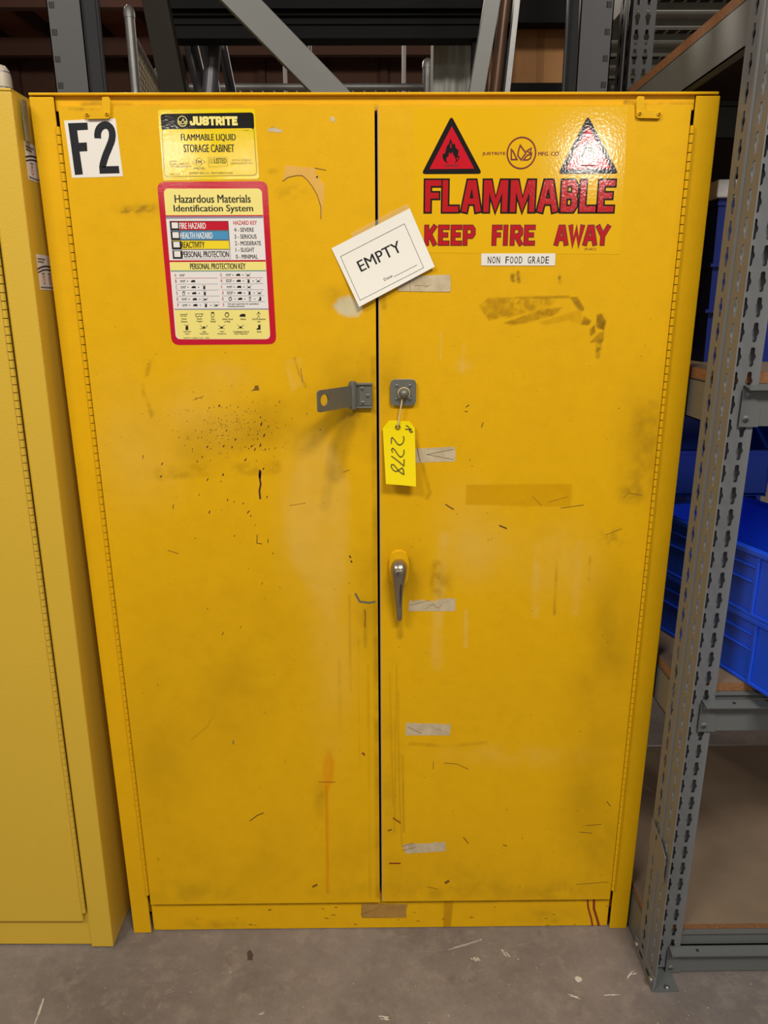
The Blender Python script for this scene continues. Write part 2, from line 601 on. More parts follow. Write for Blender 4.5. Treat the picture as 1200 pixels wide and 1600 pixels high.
def stain_shade_field(PX, PY, items):
    rgb = np.zeros(PX.shape + (3,))
    al = np.zeros(PX.shape)
    for k, it in enumerate(items):
        kind, colr, a = it[0], np.array(it[1]), it[2]
        if kind == 'line':          # pts, half width, noise
            pts, hw, nz, ns = it[3:7]
            m = np.clip(1.0 - seg_dist(PX, PY, pts) / hw, 0, 1)
            m = np.clip(m * 1.6, 0, 1)
        elif kind == 'blob':        # cx cy rx ry noise
            cx, cy, rx, ry, nz, ns = it[3:9]
            d = ((PX - cx) / rx) ** 2 + ((PY - cy) / ry) ** 2
            m = np.exp(-d * 1.3) - 0.07
            m = np.clip(m, 0, 1)
        elif kind == 'poly':
            pts, soft, nz, ns = it[3:7]
            d = seg_dist(PX, PY, list(pts) + [pts[0]])
            s = np.where(inside(PX, PY, pts), d, -d)
            m = np.clip(0.5 + s / max(soft, 0.1), 0, 1)
        if nz > 0:
            n = vnoise(PX, PY, ns, seed=k + 3)
            m = m * np.clip((n - 0.5) * 3.2 + 1 - nz * 0.5, 0, 1.0) if nz >= 1 else m * (1 - nz + nz * np.clip((n - 0.32) * 2.6, 0, 1))
        w_ = np.clip(m * a, 0, 1)
        na = w_ + al * (1 - w_)
        rgb = (rgb * (al * (1 - w_))[..., None] + colr * w_[..., None]) / np.maximum(na, 1e-5)[..., None]
        al = na
    return rgb, al


def painted_panel(name, parent, x0, x1, z0, z1, yf, yb, items, marks, paint, step=0.0021, edge=None):
    """a door or rail: dense front skin carrying its wear and painted shade, box edges and back, and flecks of other paint lying on it"""
    og = ORG(parent)
    nx, nz = max(2, int((x1 - x0) / step)), max(2, int((z1 - z0) / step))
    gx, gz = np.meshgrid(np.linspace(x0, x1, nx), np.linspace(z0, z1, nz), indexing='ij')
    PX, PY = to_px(gx, np.full_like(gx, yf), gz)
    rgb, al = stain_shade_field(PX, PY, items)
    V = np.stack([gx, np.full_like(gx, yf), gz], -1).reshape(-1, 3)
    idx = np.arange(nx * nz).reshape(nx, nz)
    F = np.stack([idx[:-1, :-1], idx[1:, :-1], idx[1:, 1:], idx[:-1, 1:]], -1).reshape(-1, 4)
    nb = len(V)
    ex = MB()
    ex.box(x0, x1, yf + 2e-5, yb, z0, z1, paint)
    # leave the box front out
    ex.f, ex.mi, ex.sm = ex.f[:2] + ex.f[3:], ex.mi[:2] + ex.mi[3:], ex.sm[:2] + ex.sm[3:]
    if edge:
        ex.add([(edge[0], yf - 1e-5, z0), (edge[1], yf - 1e-5, z0), (edge[1], yf - 1e-5, z1), (edge[0], yf - 1e-5, z1)], [(0, 1, 2, 3)], seal)
    for mt, pts in marks:
        q = [P(a, b, yf) for a, b in pts]
        ex.poly([(a, yf - 1.2e-4, b) for a, b in q], mt)
    me = bpy.data.meshes.new(name)
    verts = np.concatenate([V, np.array(ex.v)]) - np.array(og)
    faces = [tuple(r) for r in F.tolist()] + [tuple(i + nb for i in f) for f in ex.f]
    me.from_pydata(verts.tolist(), [], faces)
    mats = [paint] + [mm for mm in ex.mats if mm != paint]
    for mm in mats:
        me.materials.append(mm)
    mi = [0] * len(F) + [mats.index(ex.mats[k]) for k in ex.mi]
    me.polygons.foreach_set('material_index', mi)
    at_ = me.attributes.new('stain_shade', 'FLOAT_COLOR', 'POINT')
    full = np.zeros((len(verts), 4), np.float32)
    full[:nb, :3] = rgb.reshape(-1, 3)
    full[:nb, 3] = al.reshape(-1)
    at_.data.foreach_set('color', full.ravel())
    me.update()
    o = bpy.data.objects.new(name, me)
    COL.objects.link(o)
    o.parent = parent
    return o


def fleck(cx, cy, ln, wd, ang, n=8):
    c, s = math.cos(ang), math.sin(ang)
    out = []
    for k in range(n):
        t = 2 * math.pi * k / n
        j = random.uniform(0.75, 1.2)
        a, b = math.cos(t) * ln * j, math.sin(t) * wd * j
        out.append((cx + a * c - b * s, cy + a * s + b * c))
    return out


def scratch(pts, wd):
    """a tapering stroke as list of quads in px"""
    return [[tuple(p) for p in q] for q in ribbon2(pts, wd, cap=False)]

# =================================================================== SETTING
# floor: rough stained concrete, with scraped-in white marks
def make_concrete():
    m = bpy.data.materials.new('worn_concrete')
    m.use_nodes = True
    nt = m.node_tree
    b = nt.nodes['Principled BSDF']
    b.inputs['Roughness'].default_value = 0.6
    tc = nt.nodes.new('ShaderNodeTexCoord')
    prev = None
    layers = [(3.0, 0.40, 0.66, srgb(132, 123, 118), srgb(102, 94, 90)), (26, 0.50, 0.70, None, srgb(152, 141, 131)),
              (7, 0.56, 0.74, None, srgb(160, 146, 126)), (140, 0.55, 0.75, None, srgb(88, 80, 75)), (11, 0.62, 0.72, None, srgb(84, 76, 72))]
    for k, (sc, lo, hi, base, top) in enumerate(layers):
        n = nt.nodes.new('ShaderNodeTexNoise')
        n.inputs['Scale'].default_value = sc
        n.inputs['Detail'].default_value = 8
        n.inputs['Roughness'].default_value = 0.7
        n.noise_dimensions = '4D'
        n.inputs['W'].default_value = 3.1 * k
        nt.links.new(tc.outputs['Object'], n.inputs['Vector'])
        r = nt.nodes.new('ShaderNodeMapRange')
        r.inputs[1].default_value, r.inputs[2].default_value = lo, hi
        r.inputs[4].default_value = (1.0, 0.55, 0.45, 0.6, 0.5)[k]
        nt.links.new(n.outputs['Fac'], r.inputs[0])
        mx = nt.nodes.new('ShaderNodeMix')
        mx.data_type = 'RGBA'
        nt.links.new(r.outputs[0], mx.inputs[0])
        if prev is None:
            mx.inputs[6].default_value = base
        else:
            nt.links.new(prev, mx.inputs[6])
        mx.inputs[7].default_value = top
        prev = mx.outputs[2]
    # pale specks
    vo = nt.nodes.new('ShaderNodeTexVoronoi')
    vo.inputs['Scale'].default_value = 38
    nt.links.new(tc.outputs['Object'], vo.inputs['Vector'])
    r = nt.nodes.new('ShaderNodeMapRange')
    r.inputs[1].default_value, r.inputs[2].default_value, r.inputs[3].default_value, r.inputs[4].default_value = 0.05, 0.12, 0.7, 0.0
    nt.links.new(vo.outputs['Distance'], r.inputs[0])
    mx = nt.nodes.new('ShaderNodeMix')
    mx.data_type = 'RGBA'
    nt.links.new(r.outputs[0], mx.inputs[0])
    nt.links.new(prev, mx.inputs[6])
    mx.inputs[7].default_value = srgb(140, 131, 119)
    nt.links.new(mx.outputs[2], b.inputs['Base Color'])
    n = nt.nodes.new('ShaderNodeTexNoise')
    n.inputs['Scale'].default_value = 60
    n.inputs['Detail'].default_value = 6
    nt.links.new(tc.outputs['Object'], n.inputs['Vector'])
    bp = nt.nodes.new('ShaderNodeBump')
    bp.inputs['Strength'].default_value = 0.25
    bp.inputs['Distance'].default_value = 0.004
    nt.links.new(n.outputs['Fac'], bp.inputs['Height'])
    nt.links.new(bp.outputs[0], b.inputs['Normal'])
    return m


concrete = make_concrete()
scrape = mat('white_floor_scrape', srgb(206, 198, 186), 0.8)
scrape_f = mat('faint_floor_scrape', srgb(140, 129, 118), 0.8)
floor_dark = mat('dark_floor_spot', srgb(70, 60, 52), 0.8)

fb = MB()
fb.poly([(-9, -4, 0), (9, -4, 0), (9, 16, 0), (-9, 16, 0)], concrete)


def floor_px(pts, mt):
    fb.poly([(q[0], q[1], 0.0004) for q in (at(a, b, 2, 0) for a, b in pts)], mt)


def floor_line(pts, wd, mt):
    # a scrape is a bundle of broken hair lines
    rl = random.Random(int(pts[0][0] * 7 + pts[0][1]))
    base = [np.array(at(a, b, 2, 0)[:2]) for a, b in pts]
    for k in range(4):
        off = np.array([rl.uniform(-1, 1), rl.uniform(-1, 1)]) * wd * .55
        i0 = 0 if rl.random() < .6 else rl.uniform(0, .3)
        i1 = 1 if rl.random() < .6 else rl.uniform(.6, 1)
        fine = []
        n = 7
        for j in range(n + 1):
            t = (i0 + (i1 - i0) * j / n) * (len(base) - 1)
            i = min(int(t), len(base) - 2)
            fine.append(base[i] + (base[i + 1] - base[i]) * (t - i) + off + np.array([rl.uniform(-1, 1), rl.uniform(-1, 1)]) * wd * .10)
        for j, q in enumerate(ribbon2(fine, wd * .22, cap=False)):
            if rl.random() < .85:
                fb.poly([(a, b, 0.0004 + k * 2e-5) for a, b in q], mt)


def cf(x, y):
    return (600 + x / 2.727, 1380 + y / 2.727)


for pts, wd, mt in [
    ([(275, 282), (350, 262), (418, 240)], .004, scrape), ([(340, 234), (385, 240), (465, 258)], .006, scrape_f), ([(135, 296), (270, 288)], .003, scrape_f),
    ([(502, 278), (530, 306)], .009, scrape), ([(560, 268), (615, 262)], .006, scrape_f), ([(585, 275), (652, 275)], .004, scrape_f),
    ([(376, 318), (405, 332)], .009, scrape), ([(300, 292), (288, 312)], .004, scrape_f), ([(338, 412), (350, 380), (372, 340)], .004, scrape_f),
    ([(334, 410), (350, 396)], .010, scrape_f), ([(400, 372), (430, 365)], .006, scrape_f), ([(410, 300), (440, 310)], .012, scrape_f),
    ([(735, 422), (795, 428)], .005, scrape_f), ([(745, 372), (742, 408)], .004, scrape_f), ([(765, 430), (772, 452)], .004, scrape_f),
    ([(788, 478), (830, 492)], .006, scrape), ([(938, 480), (1002, 477)], .005, scrape), ([(1040, 405), (1058, 384), (1080, 382)], .007, scrape),
    ([(670, 268), (715, 264)], .005, scrape_f), ([(808, 320), (828, 314)], .004, scrape_f), ([(555, 425), (562, 440)], .005, scrape_f),
    ([(660, 350), (684, 344)], .006, scrape_f), ([(225, 530), (240, 552)], .003, scrape_f), ([(0, 575), (18, 580)], .006, scrape),
    ([(360, 210), (372, 226)], .003, scrape_f), ([(428, 205), (425, 236)], .004, scrape_f), ([(450, 300), (500, 290), (545, 268)], .006, scrape_f),
]:
    floor_line([cf(*p) for p in pts], wd, mt)
floor_px([cf(*p) for p in [(812, 402), (824, 396), (842, 404), (844, 416), (828, 424), (816, 414)]], scrape)
for pts, wd, mt in [([(68, 1560), (62, 1580), (55, 1600)], .004, scrape), ([(95, 1538), (88, 1546)], .005, scrape_f), ([(258, 1552), (272, 1545)], .008, scrape_f),
                    ([(220, 1540), (240, 1540)], .004, scrape_f), ([(245, 1578), (252, 1566)], .006, scrape_f), ([(590, 1590), (606, 1592)], .006, scrape),
                    ([(300, 1523), (310, 1521)], .005, scrape_f), ([(405, 1585), (412, 1583)], .004, scrape)]:
    floor_line(pts, wd, mt)
floor_px([(386, 1488), (391, 1484), (396, 1492), (394, 1501), (387, 1500)], floor_dark)
rng = random.Random(3)
for _ in range(70):
    x, y = rng.uniform(0, 1200), rng.uniform(1470, 1600)
    s = rng.uniform(0.6, 1.6)
    floor_px([(x - s, y), (x, y - s * .6), (x + s, y), (x, y + s * .6)], rng.choice([scrape, scrape_f]))
tag(fb.build('floor', origin=(0, 0, 0)), None, None, kind='structure')

cb = MB()
cb.box(-9, 9, 0.9, 16, 6.6, 6.7, wood_dark)
for i in range(17):
    x = -8.5 + i * 1.05
    cb.box(x, x + .07, 0.9, 16, 6.32, 6.6, joist_m)
for j in range(6):
    y = 3 + j * 2.3
    cb.box(-9, 9, y, y + .16, 6.02, 6.32, joist_m)
tag(cb.build('ceiling', origin=(0, 0, 0)), None, None, kind='structure')
wb = MB()
wb.box(-9, 9, 16, 16.1, 0, 6.7, wall_m)
for i in range(14):
    wb.box(-9 + i * 1.3, -8.85 + i * 1.3, 15.86, 16, 0, 6.6, joist_m)
tag(wb.build('wall_back', origin=(0, 0, 0)), None, None, kind='structure')
wb = MB()
wb.box(-9.1, -9, 0.9, 16, 0, 6.7, wall_m)
tag(wb.build('wall_left', origin=(0, 0, 0)), None, None, kind='structure')
wb = MB()
wb.box(9, 9.1, 0.9, 16, 0, 6.7, wall_m)
tag(wb.build('wall_right', origin=(0, 0, 0)), None, None, kind='structure')


# =================================================================== CABINETS
def hinge(parent, x, z0, z1, y, mt, pitch=0.0135, r=0.0042):
    h = MB()
    z = z0
    while z < z1 - 1e-4:
        b = min(z + pitch, z1)
        h.tube([(x, y, z + .0007), (x, y, b - .0007)], r, mt, 8)
        z = b
    h.tube([(x, y, z0), (x, y, z1)], r * .72, gap_black, 6)
    return h.build('piano_hinge', parent)


cab = root('safety_cabinet', 'tall battered yellow two-door cabinet marked F2 with red flammable lettering', 'cabinet', (0, 0, 0))
b = MB()
b.box(-.546, -.542, .004, .46, 0.0, 1.650, yellow)
b.box(.542, .546, .004, .46, 0.0, 1.650, yellow)
b.box(-.542, .542, .456, .46, 0.0, 1.650, yellow)
b.box(-.542, .542, .03, .456, .03, .05, yellow)
b.box(-.542, .542, .032, .036, .08, 1.63, gap_black)
b.build('body', cab)
b = MB()
b.box(-.5455, .5425, -.0015, .462, 1.6508, 1.6545, yellow)
b.build('top_panel', cab, bevel=.001)
b = MB()
b.box(-.546, -.5075, 0, .0038, 0.001, 1.6490, yellow)
b.build('corner_post', cab, bevel=.0015)
b = MB()
b.box(.5075, .546, 0, .0038, 0.0, 1.6490, yellow)
b.build('corner_post', cab, bevel=.0015)

random.seed(11)
rail_items = [('line', DIRT_SHADE, .45, [(130, 164), (205, 165)], 5, .7, 14), ('line', DIRT_SHADE, .35, [(205, 166), (590, 166)], 3, .9, 40),
              ('line', DIRT_SHADE, .6, [(978, 160), (1010, 166), (1030, 165)], 6, .7, 14), ('line', DIRT_SHADE, .5, [(1030, 163), (1085, 162)], 4, .7, 20),
              ('line', DIRT_SHADE, .30, [(600, 166), (980, 166)], 3, .9, 40), ('blob', DIRT_SHADE, .4, 150, 160, 22, 9, .6, 12)]
painted_panel('top_rail', cab, -.5075, .5075, 1.630, 1.6505, .006, .03, rail_items, [], yellow_door)

rail_marks = []
for pts, wd in [([(918, 1405), (919, 1418), (924, 1436), (926, 1448)], 3.0), ([(928, 1404), (928, 1420), (933, 1436), (936, 1447)], 4.0)]:
    rail_marks += [(rust, q) for q in scratch(pts, wd)]
for _ in range(26):
    rail_marks.append((random.choice([mark_soft, mark_soft, mark]), fleck(random.uniform(245, 950), random.uniform(1415, 1450), random.uniform(.8, 4), random.uniform(.4, .8), random.uniform(-.2, .2))))
low_items = [('poly', srgb(176, 126, 10)[:3], .75, [(694, 1408), (708, 1408), (704, 1453), (692, 1453)], 2, .2, 10),
             ('line', DIRT_SHADE, .55, [(235, 1456), (600, 1454), (955, 1450)], 6, .8, 16), ('line', DIRT_SHADE, .35, [(240, 1412), (600, 1411), (955, 1406)], 4, .6, 20),  # the line under the doors paints their shadow on the rail
             ('blob', DIRT_SHADE, .35, 330, 1445, 60, 10, .9, 14), ('blob', DIRT_SHADE, .3, 860, 1432, 60, 14, .9, 14)]
br = painted_panel('bottom_rail', cab, -.5035, .5035, .002, .095, .007, .03, low_items, rail_marks, yellow_door)

# --- stains and flecks, left door
L_IT = [
    ('blob', OLIVE, .40, 560, 600, 70, 60, .5, 40), ('blob', OLIVE, .27, 420, 670, 190, 42, .6, 50), ('line', OLIVE, .28, [(300, 700), (420, 655), (560, 630)], 46, .6, 46),
    ('line', DIRT_SHADE, .55, [(546, 652), (532, 690), (524, 740)], 20, .4, 30), ('line', DIRT_SHADE, .28, [(520, 700), (508, 790)], 12, .5, 30),
    ('poly', PALE, 0.55, [(472, 690), (505, 664), (520, 700), (545, 760), (540, 900), (520, 980), (455, 870), (446, 800)], 16, .5, 60),
    ('blob', PALE, 0.46, 470, 810, 40, 120, .5, 60), ('blob', PALE, 0.36, 520, 1010, 40, 190, .6, 60), ('blob', PALE, 0.32, 240, 730, 55, 70, .4, 50),
    ('blob', PALE, 0.36, 300, 650, 90, 55, .5, 40), ('blob', PALE, 0.29, 180, 690, 60, 120, .5, 70),
    ('line', OLIVE, .5, [(250, 740), (330, 735), (430, 730)], 14, .9, 22), ('line', DIRT_SHADE, .7, [(190, 328), (240, 325), (247, 330)], 7, 1.2, 9),
    ('blob', OLIVE, .5, 220, 327, 40, 12, .8, 12), ('poly', PALE, 0.51, [(444, 562), (470, 560), (476, 600), (455, 612)], 5, .8, 14),
    ('line', OLIVE, .55, [(460, 560), (468, 585), (478, 605)], 3, .6, 9),
    ('blob', OLIVE, .45, 580, 930, 34, 110, .5, 40), ('line', DIRT_SHADE, .3, [(570, 955), (571, 1010)], 4, .6, 20), ('line', OLIVE, .3, [(546, 930), (548, 1080)], 3, .7, 30),
    ('line', OLIVE, .32, [(560, 1000), (562, 1200)], 2, .8, 40), ('line', OLIVE, .28, [(575, 1040), (578, 1400)], 3, .8, 60), ('line', OLIVE, .25, [(530, 1030), (532, 1150)], 3, .8, 40),
    ('line', OLIVE, .5, [(584, 560), (592, 1400)], 7, .7, 30),
    ('poly', ORNG, .80, [(512, 1174), (518, 1176), (522, 1192), (521, 1212), (517, 1226), (511, 1246), (506, 1226), (503, 1204), (507, 1184)], 3, .1, 10),
    ('line', ORNG, .95, [(510, 1230), (511, 1300), (512, 1394)], 2.6, 0, 10), ('blob', OLIVE, .5, 500, 1246, 12, 30, .5, 14),
    ('line', WARM, .5, [(512, 1180), (508, 1220)], 10, .3, 14),
    ('poly', GRYW, .95, [(521, 478), (530, 466), (546, 462), (560, 474), (568, 480), (560, 494), (545, 495), (530, 490)], 6, .25, 10),
    ('blob', DIRT_SHADE, .35, 524, 462, 24, 20, .5, 14),
    ('blob', DIRT_SHADE, .25, 300, 1395, 120, 22, .9, 24), ('blob', DIRT_SHADE, .25, 540, 1395, 60, 18, .9, 18), ('blob', OLIVE, .25, 440, 1340, 200, 60, .9, 60),
    ('blob', OLIVE, .35, 340, 1040, 160, 180, .7, 90), ('blob', OLIVE, .3, 250, 1220, 60, 150, .7, 70),
    ('line', OLIVE, .28, [(332, 1120), (324, 1135), (300, 1155)], 2, .8, 20), ('line', DIRT_SHADE, .5, [(107, 170), (170, 172)], 3, .8, 9),
    ('line', OLIVE, .4, [(236, 560), (222, 610), (238, 650)], 5, 1.0, 9), ('blob', PALE, 0.43, 345, 590, 60, 30, .6, 30),
    ('line', DIRT_SHADE, .5, [(425, 200), (436, 204)], 3, .3, 5), ('blob', OLIVE, .5, 426, 268, 9, 6, .5, 6), ('blob', OLIVE, .35, 450, 300, 30, 14, 1.0, 10),
]
L_MK = []
C6 = lambda x, y: (100 + x / 3, 560 + y / 3)
for x, y, ln, wd in [(728, 223, 6, 4), (925, 307, 8, 5), (938, 362, 9, 4), (920, 407, 9, 4), (895, 427, 8, 3), (880, 411, 6, 4), (748, 411, 6, 4), (672, 415, 6, 4),
                     (788, 417, 5, 3), (803, 381, 5, 4), (851, 475, 7, 4), (648, 462, 5, 3), (625, 483, 4, 3), (460, 494, 6, 3), (455, 553, 6, 3), (673, 568, 8, 3), (746, 545, 6, 4),
                     (735, 577, 4, 2), (682, 720, 8, 3), (864, 720, 9, 3), (876, 738, 5, 3), (935, 517, 6, 4), (952, 650, 6, 3), (767, 664, 5, 3), (634, 640, 5, 2),
                     (799, 832, 5, 2), (956, 857, 10, 2), (615, 843, 4, 2), (979, 915, 4, 2), (1011, 203, 4, 3), (921, 276, 4, 3), (958, 319, 5, 3), (943, 427, 5, 3), (866, 423, 4, 3),
                     (928, 1055, 6, 2), (744, 1290, 8, 2), (672, 1174, 4, 2), (828, 1260, 4, 2), (370, 461, 9, 2), (908, 377, 4, 3), (840, 680, 4, 3), (798, 672, 4, 2), (512, 695, 10, 2)]:
    L_MK.append((mark, fleck(*C6(x, y), ln / 2.5, wd / 3 * .85, -1.15 + random.uniform(-.25, .25) if ln != 10 or wd != 2 else -1.5)))
for _ in range(210):
    x, y = random.gauss(800, 130), random.gauss(320, 70)
    s = random.uniform(.4, 1.0)
    L_MK.append((random.choice([mark, mark, mark_soft]), fleck(*C6(x, y), s * random.uniform(1, 1.6), s * .75, -1.1, 6)))
for _ in range(80):
    x, y = random.uniform(150, 580), random.uniform(190, 1390)
    if 240 < x < 440 and y < 545 or x < 225 + (y - 1390) * .09 - 20:
        continue
    s = random.uniform(.4, .9)
    L_MK.append((mark_soft, fleck(x, y, s * random.uniform(1, 2.5), s * .6, random.uniform(-1.6, 1.6), 6)))
for q in scratch([C6(918, 522), C6(916, 550), C6(922, 590), C6(916, 620), C6(920, 660)], 2.8):
    L_MK.append((mark, q))
L_MK.append((mark, fleck(*C6(919, 545), 7, 2.2, 1.65)))
for pts, wd, mt in [([C6(906, 826), C6(904, 866), C6(928, 870)], 1.1, mark), ([(555, 927), (562, 940), (577, 942), (587, 940)], 3.2, mark_grey), ([(390, 1283), (402, 1274), (412, 1270)], 1.3, mark),
                    ([(262, 860), (279, 865)], 1.0, mark_soft), ([(498, 1222), (524, 1222)], 1.0, rust), ([(364, 1157), (365, 1163)], 1.6, mark_grey), ([(546, 868), (548, 872)], 2.2, mark),
                    ([(548, 876), (550, 879)], 2.2, mark), ([(570, 952), (571, 964), (570, 980)], 1.4, mark_soft), ([(566, 1176), (570, 1180)], 3, rust), ([(536, 738), (546, 734)], 1.0, mark_soft),
                    ([(452, 790), (478, 786)], .7, mark_soft), ([(470, 575), (473, 598)], .8, mark_soft), ([(302, 625), (318, 619)], .9, mark_soft), ([(488, 1386), (496, 1382)], 3, mark_soft)]:
    L_MK += [(mt, q) for q in scratch(pts, wd)]
L_MK.append((mark_soft, [C6(876, 152), C6(892, 142), C6(894, 128), C6(910, 126), C6(916, 150)]))
door_l = painted_panel('door', cab, -.5005, -.0024, .0815, 1.6355, -.003, .028, L_IT, L_MK, yellow_door, edge=None)

R_IT = [
    ('blob', OLIVE, .45, 1006, 700, 46, 110, .5, 36), ('line', DIRT_SHADE, .26, [(1010, 640), (1004, 750), (985, 770)], 26, .9, 14), ('blob', DIRT_SHADE, .35, 990, 770, 28, 14, 1.0, 9),
    ('blob', DIRT_SHADE, .35, 962, 838, 26, 20, 1.0, 10), ('blob', OLIVE, .5, 950, 1010, 60, 150, .6, 60), ('blob', OLIVE, .42, 925, 1240, 60, 160, .6, 60), ('blob', DIRT_SHADE, .18, 935, 1320, 34, 90, .9, 24),  # lower hinge edge: grime, with some of the shelving's shade painted in
    ('blob', OLIVE, .6, 626, 905, 44, 58, .3, 30), ('line', DIRT_SHADE, .45, [(624, 968), (625, 994)], 7, .3, 12), ('blob', OLIVE, .45, 605, 600, 34, 60, .5, 30),  # the streak below the lever tip is its painted shadow
    ('blob', PALE, 0.52, 725, 830, 46, 80, .5, 50), ('line', PALE, 0.58, [(694, 840), (684, 960), (682, 1040)], 12, .6, 30), ('blob', PALE, 0.36, 760, 860, 60, 60, .5, 60),
    ('line', PALE, 0.60, [(728, 955), (728, 1010)], 5, .4, 20), ('line', OLIVE, .6, [(682, 885), (680, 925), (688, 932)], 12, .8, 12), ('blob', OLIVE, .45, 694, 910, 16, 30, .8, 12),
    ('blob', PALE, 0.43, 880, 880, 60, 70, .6, 30), ('line', PALE, 0.43, [(840, 850), (836, 960)], 9, .9, 14), ('line', PALE, 0.43, [(905, 850), (898, 960)], 7, .9, 14),
    ('line', OLIVE, .5, [(870, 880), (866, 960)], 3, .8, 20), ('line', OLIVE, .5, [(922, 870), (920, 905)], 3, .8, 12),
    ('poly', srgb(206, 152, 0)[:3], .75, [(728, 757), (893, 756), (892, 792), (727, 789)], 2, .2, 30), ('blob', DIRT_SHADE, .25, 610, 1240, 20, 180, .8, 30),
    ('line', OLIVE, .40, [(620, 1040), (616, 1300)], 1.5, .4, 40), ('line', OLIVE, .40, [(622, 1080), (624, 1240), (628, 1320)], 1.5, .4, 40), ('line', OLIVE, .34, [(609, 1050), (614, 1260)], 1.5, .4, 40),
    ('line', OLIVE, .45, [(629, 1180), (631, 1300)], 2, .5, 40),
    ('blob', DIRT_SHADE, .30, 700, 1390, 140, 22, .9, 20), ('blob', OLIVE, .28, 720, 1360, 120, 50, .8, 40), ('blob', DIRT_SHADE, .3, 870, 1395, 90, 24, .9, 20),
    ('line', DIRT_SHADE, .45, [(585, 420), (594, 426), (600, 480)], 6, .5, 12),
    ('poly', srgb(170, 124, 8)[:3], .8, [(748, 478), (762, 466), (806, 464), (800, 492), (764, 501)], 2, .7, 9),
    ('poly', srgb(170, 124, 8)[:3], .75, [(812, 466), (872, 464), (862, 478), (790, 498)], 3, .8, 8),
    ('poly', srgb(160, 116, 8)[:3], .85, [(786, 505), (806, 498), (842, 484), (880, 480), (868, 492), (826, 504), (800, 508)], 2, .6, 7),
    ('poly', srgb(196, 146, 6)[:3], .7, [(842, 503), (868, 496), (906, 484), (912, 508), (888, 500), (852, 508)], 2, .4, 10),
    ('poly', srgb(140, 104, 20)[:3], .9, [(890, 464), (902, 464), (913, 482), (910, 487), (902, 482)], 1.5, .3, 6),
    ('poly', srgb(150, 108, 14)[:3], .9, [(912, 494), (924, 502), (920, 508), (908, 507)], 1.5, .4, 6), ('poly', srgb(120, 86, 12)[:3], .9, [(932, 492), (940, 490), (947, 502), (944, 516), (932, 512)], 1.5, .3, 6),
    ('poly', srgb(130, 92, 10)[:3], .9, [(922, 514), (929, 508), (930, 520), (922, 526)], 1.5, .3, 6), ('poly', srgb(140, 102, 14)[:3], .85, [(922, 535), (936, 520), (944, 518), (943, 534)], 1.5, .4, 6),
    ('line', DIRT_SHADE, .75, [(936, 536), (935, 556)], 6, 1.1, 5), ('line', OLIVE, .8, [(806, 465), (888, 464)], 2, .5, 14),
    ('line', DIRT_SHADE, .75, [(800, 428), (802, 438)], 5, 1.0, 5), ('line', DIRT_SHADE, .85, [(809, 426), (811, 440)], 4, .9, 5), ('line', DIRT_SHADE, .8, [(874, 432), (875, 442)], 3, .9, 5),
    ('line', DIRT_SHADE, .55, [(744, 390), (760, 391), (776, 389)], 5, 1.1, 5), ('line', DIRT_SHADE, .6, [(842, 392), (862, 390)], 4, 1.1, 5), ('blob', PALE, 0.58, 724, 572, 14, 12, .4, 10),
    ('line', OLIVE, .35, [(640, 1162), (700, 1166), (760, 1160)], 4, .9, 20), ('blob', PALE, 0.36, 800, 1180, 130, 20, .9, 24),
    ('line', OLIVE, .5, [(650, 690), (672, 770), (668, 778)], 4, .5, 14), ('line', PALE, 0.43, [(725, 540), (722, 580)], 3, .5, 8), ('line', PALE, 0.51, [(690, 520), (688, 560)], 3, .5, 8),  # the olive line right of the tag paints its cast shadow
]
R_MK = []
for _ in range(110):
    x, y = random.uniform(612, 1030), random.uniform(420, 1395)
    if x > 1040 - (y - 400) * .085 - 10:
        continue
    s = random.uniform(.35, .85)
    R_MK.append((random.choice([mark_soft, mark_soft, mark]), fleck(x, y, s * random.uniform(1, 2.6), s * .6, random.uniform(-1.6, .5), 6)))
for pts, wd, mt in [([(696, 788), (702, 792), (709, 796)], 2.2, mark_soft), ([(780, 821), (792, 826)], 2, mark), ([(728, 636), (733, 633)], 1.4, mark), ([(726, 643), (731, 643)], 1.2, mark),
                    ([(752, 668), (755, 660)], 1.2, mark), ([(876, 794), (912, 789)], 1.1, mark_soft), ([(614, 1278), (626, 1286)], 2.0, rust), ([(608, 1349), (626, 1349)], 2.2, rust),
                    ([(694, 1192), (714, 1194), (732, 1202)], 1.0, mark_soft), ([(677, 1190), (677, 1202)], .9, mark_soft), ([(668, 1386), (684, 1389)], .9, mark_soft), ([(724, 1308), (732, 1318)], 1.5, mark_soft),
                    ([(606, 1298), (612, 1296)], 2.2, mark_soft), ([(856, 785), (888, 776)], .7, mark_soft), ([(832, 776), (846, 790)], .0 + .7, mark_soft), ([(948, 1252), (954, 1260)], 1.3, mark_soft),
                    ([(916, 1290), (940, 1288)], 1.0, mark_soft), ([(905, 1300), (925, 1302)], 1.0, mark_soft), ([(1004, 774), (982, 770), (974, 778)], .8, mark_soft), ([(946, 836), (972, 826)], .9, mark_soft),
                    ([(900, 1382), (950, 1378)], .8, mark_soft), ([(786, 1320), (792, 1322)], 1.2, mark), ([(695, 1380), (702, 1376)], 4, mark_soft)]:
    R_MK += [(mt, q) for q in scratch(pts, wd)]
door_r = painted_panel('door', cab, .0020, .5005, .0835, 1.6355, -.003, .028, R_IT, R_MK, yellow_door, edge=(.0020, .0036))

hinge(cab, -.5046, .108, 1.606, -.0035, yellow, r=.0036)
hinge(cab, .5046, .108, 1.606, -.0035, yellow, r=.0036)


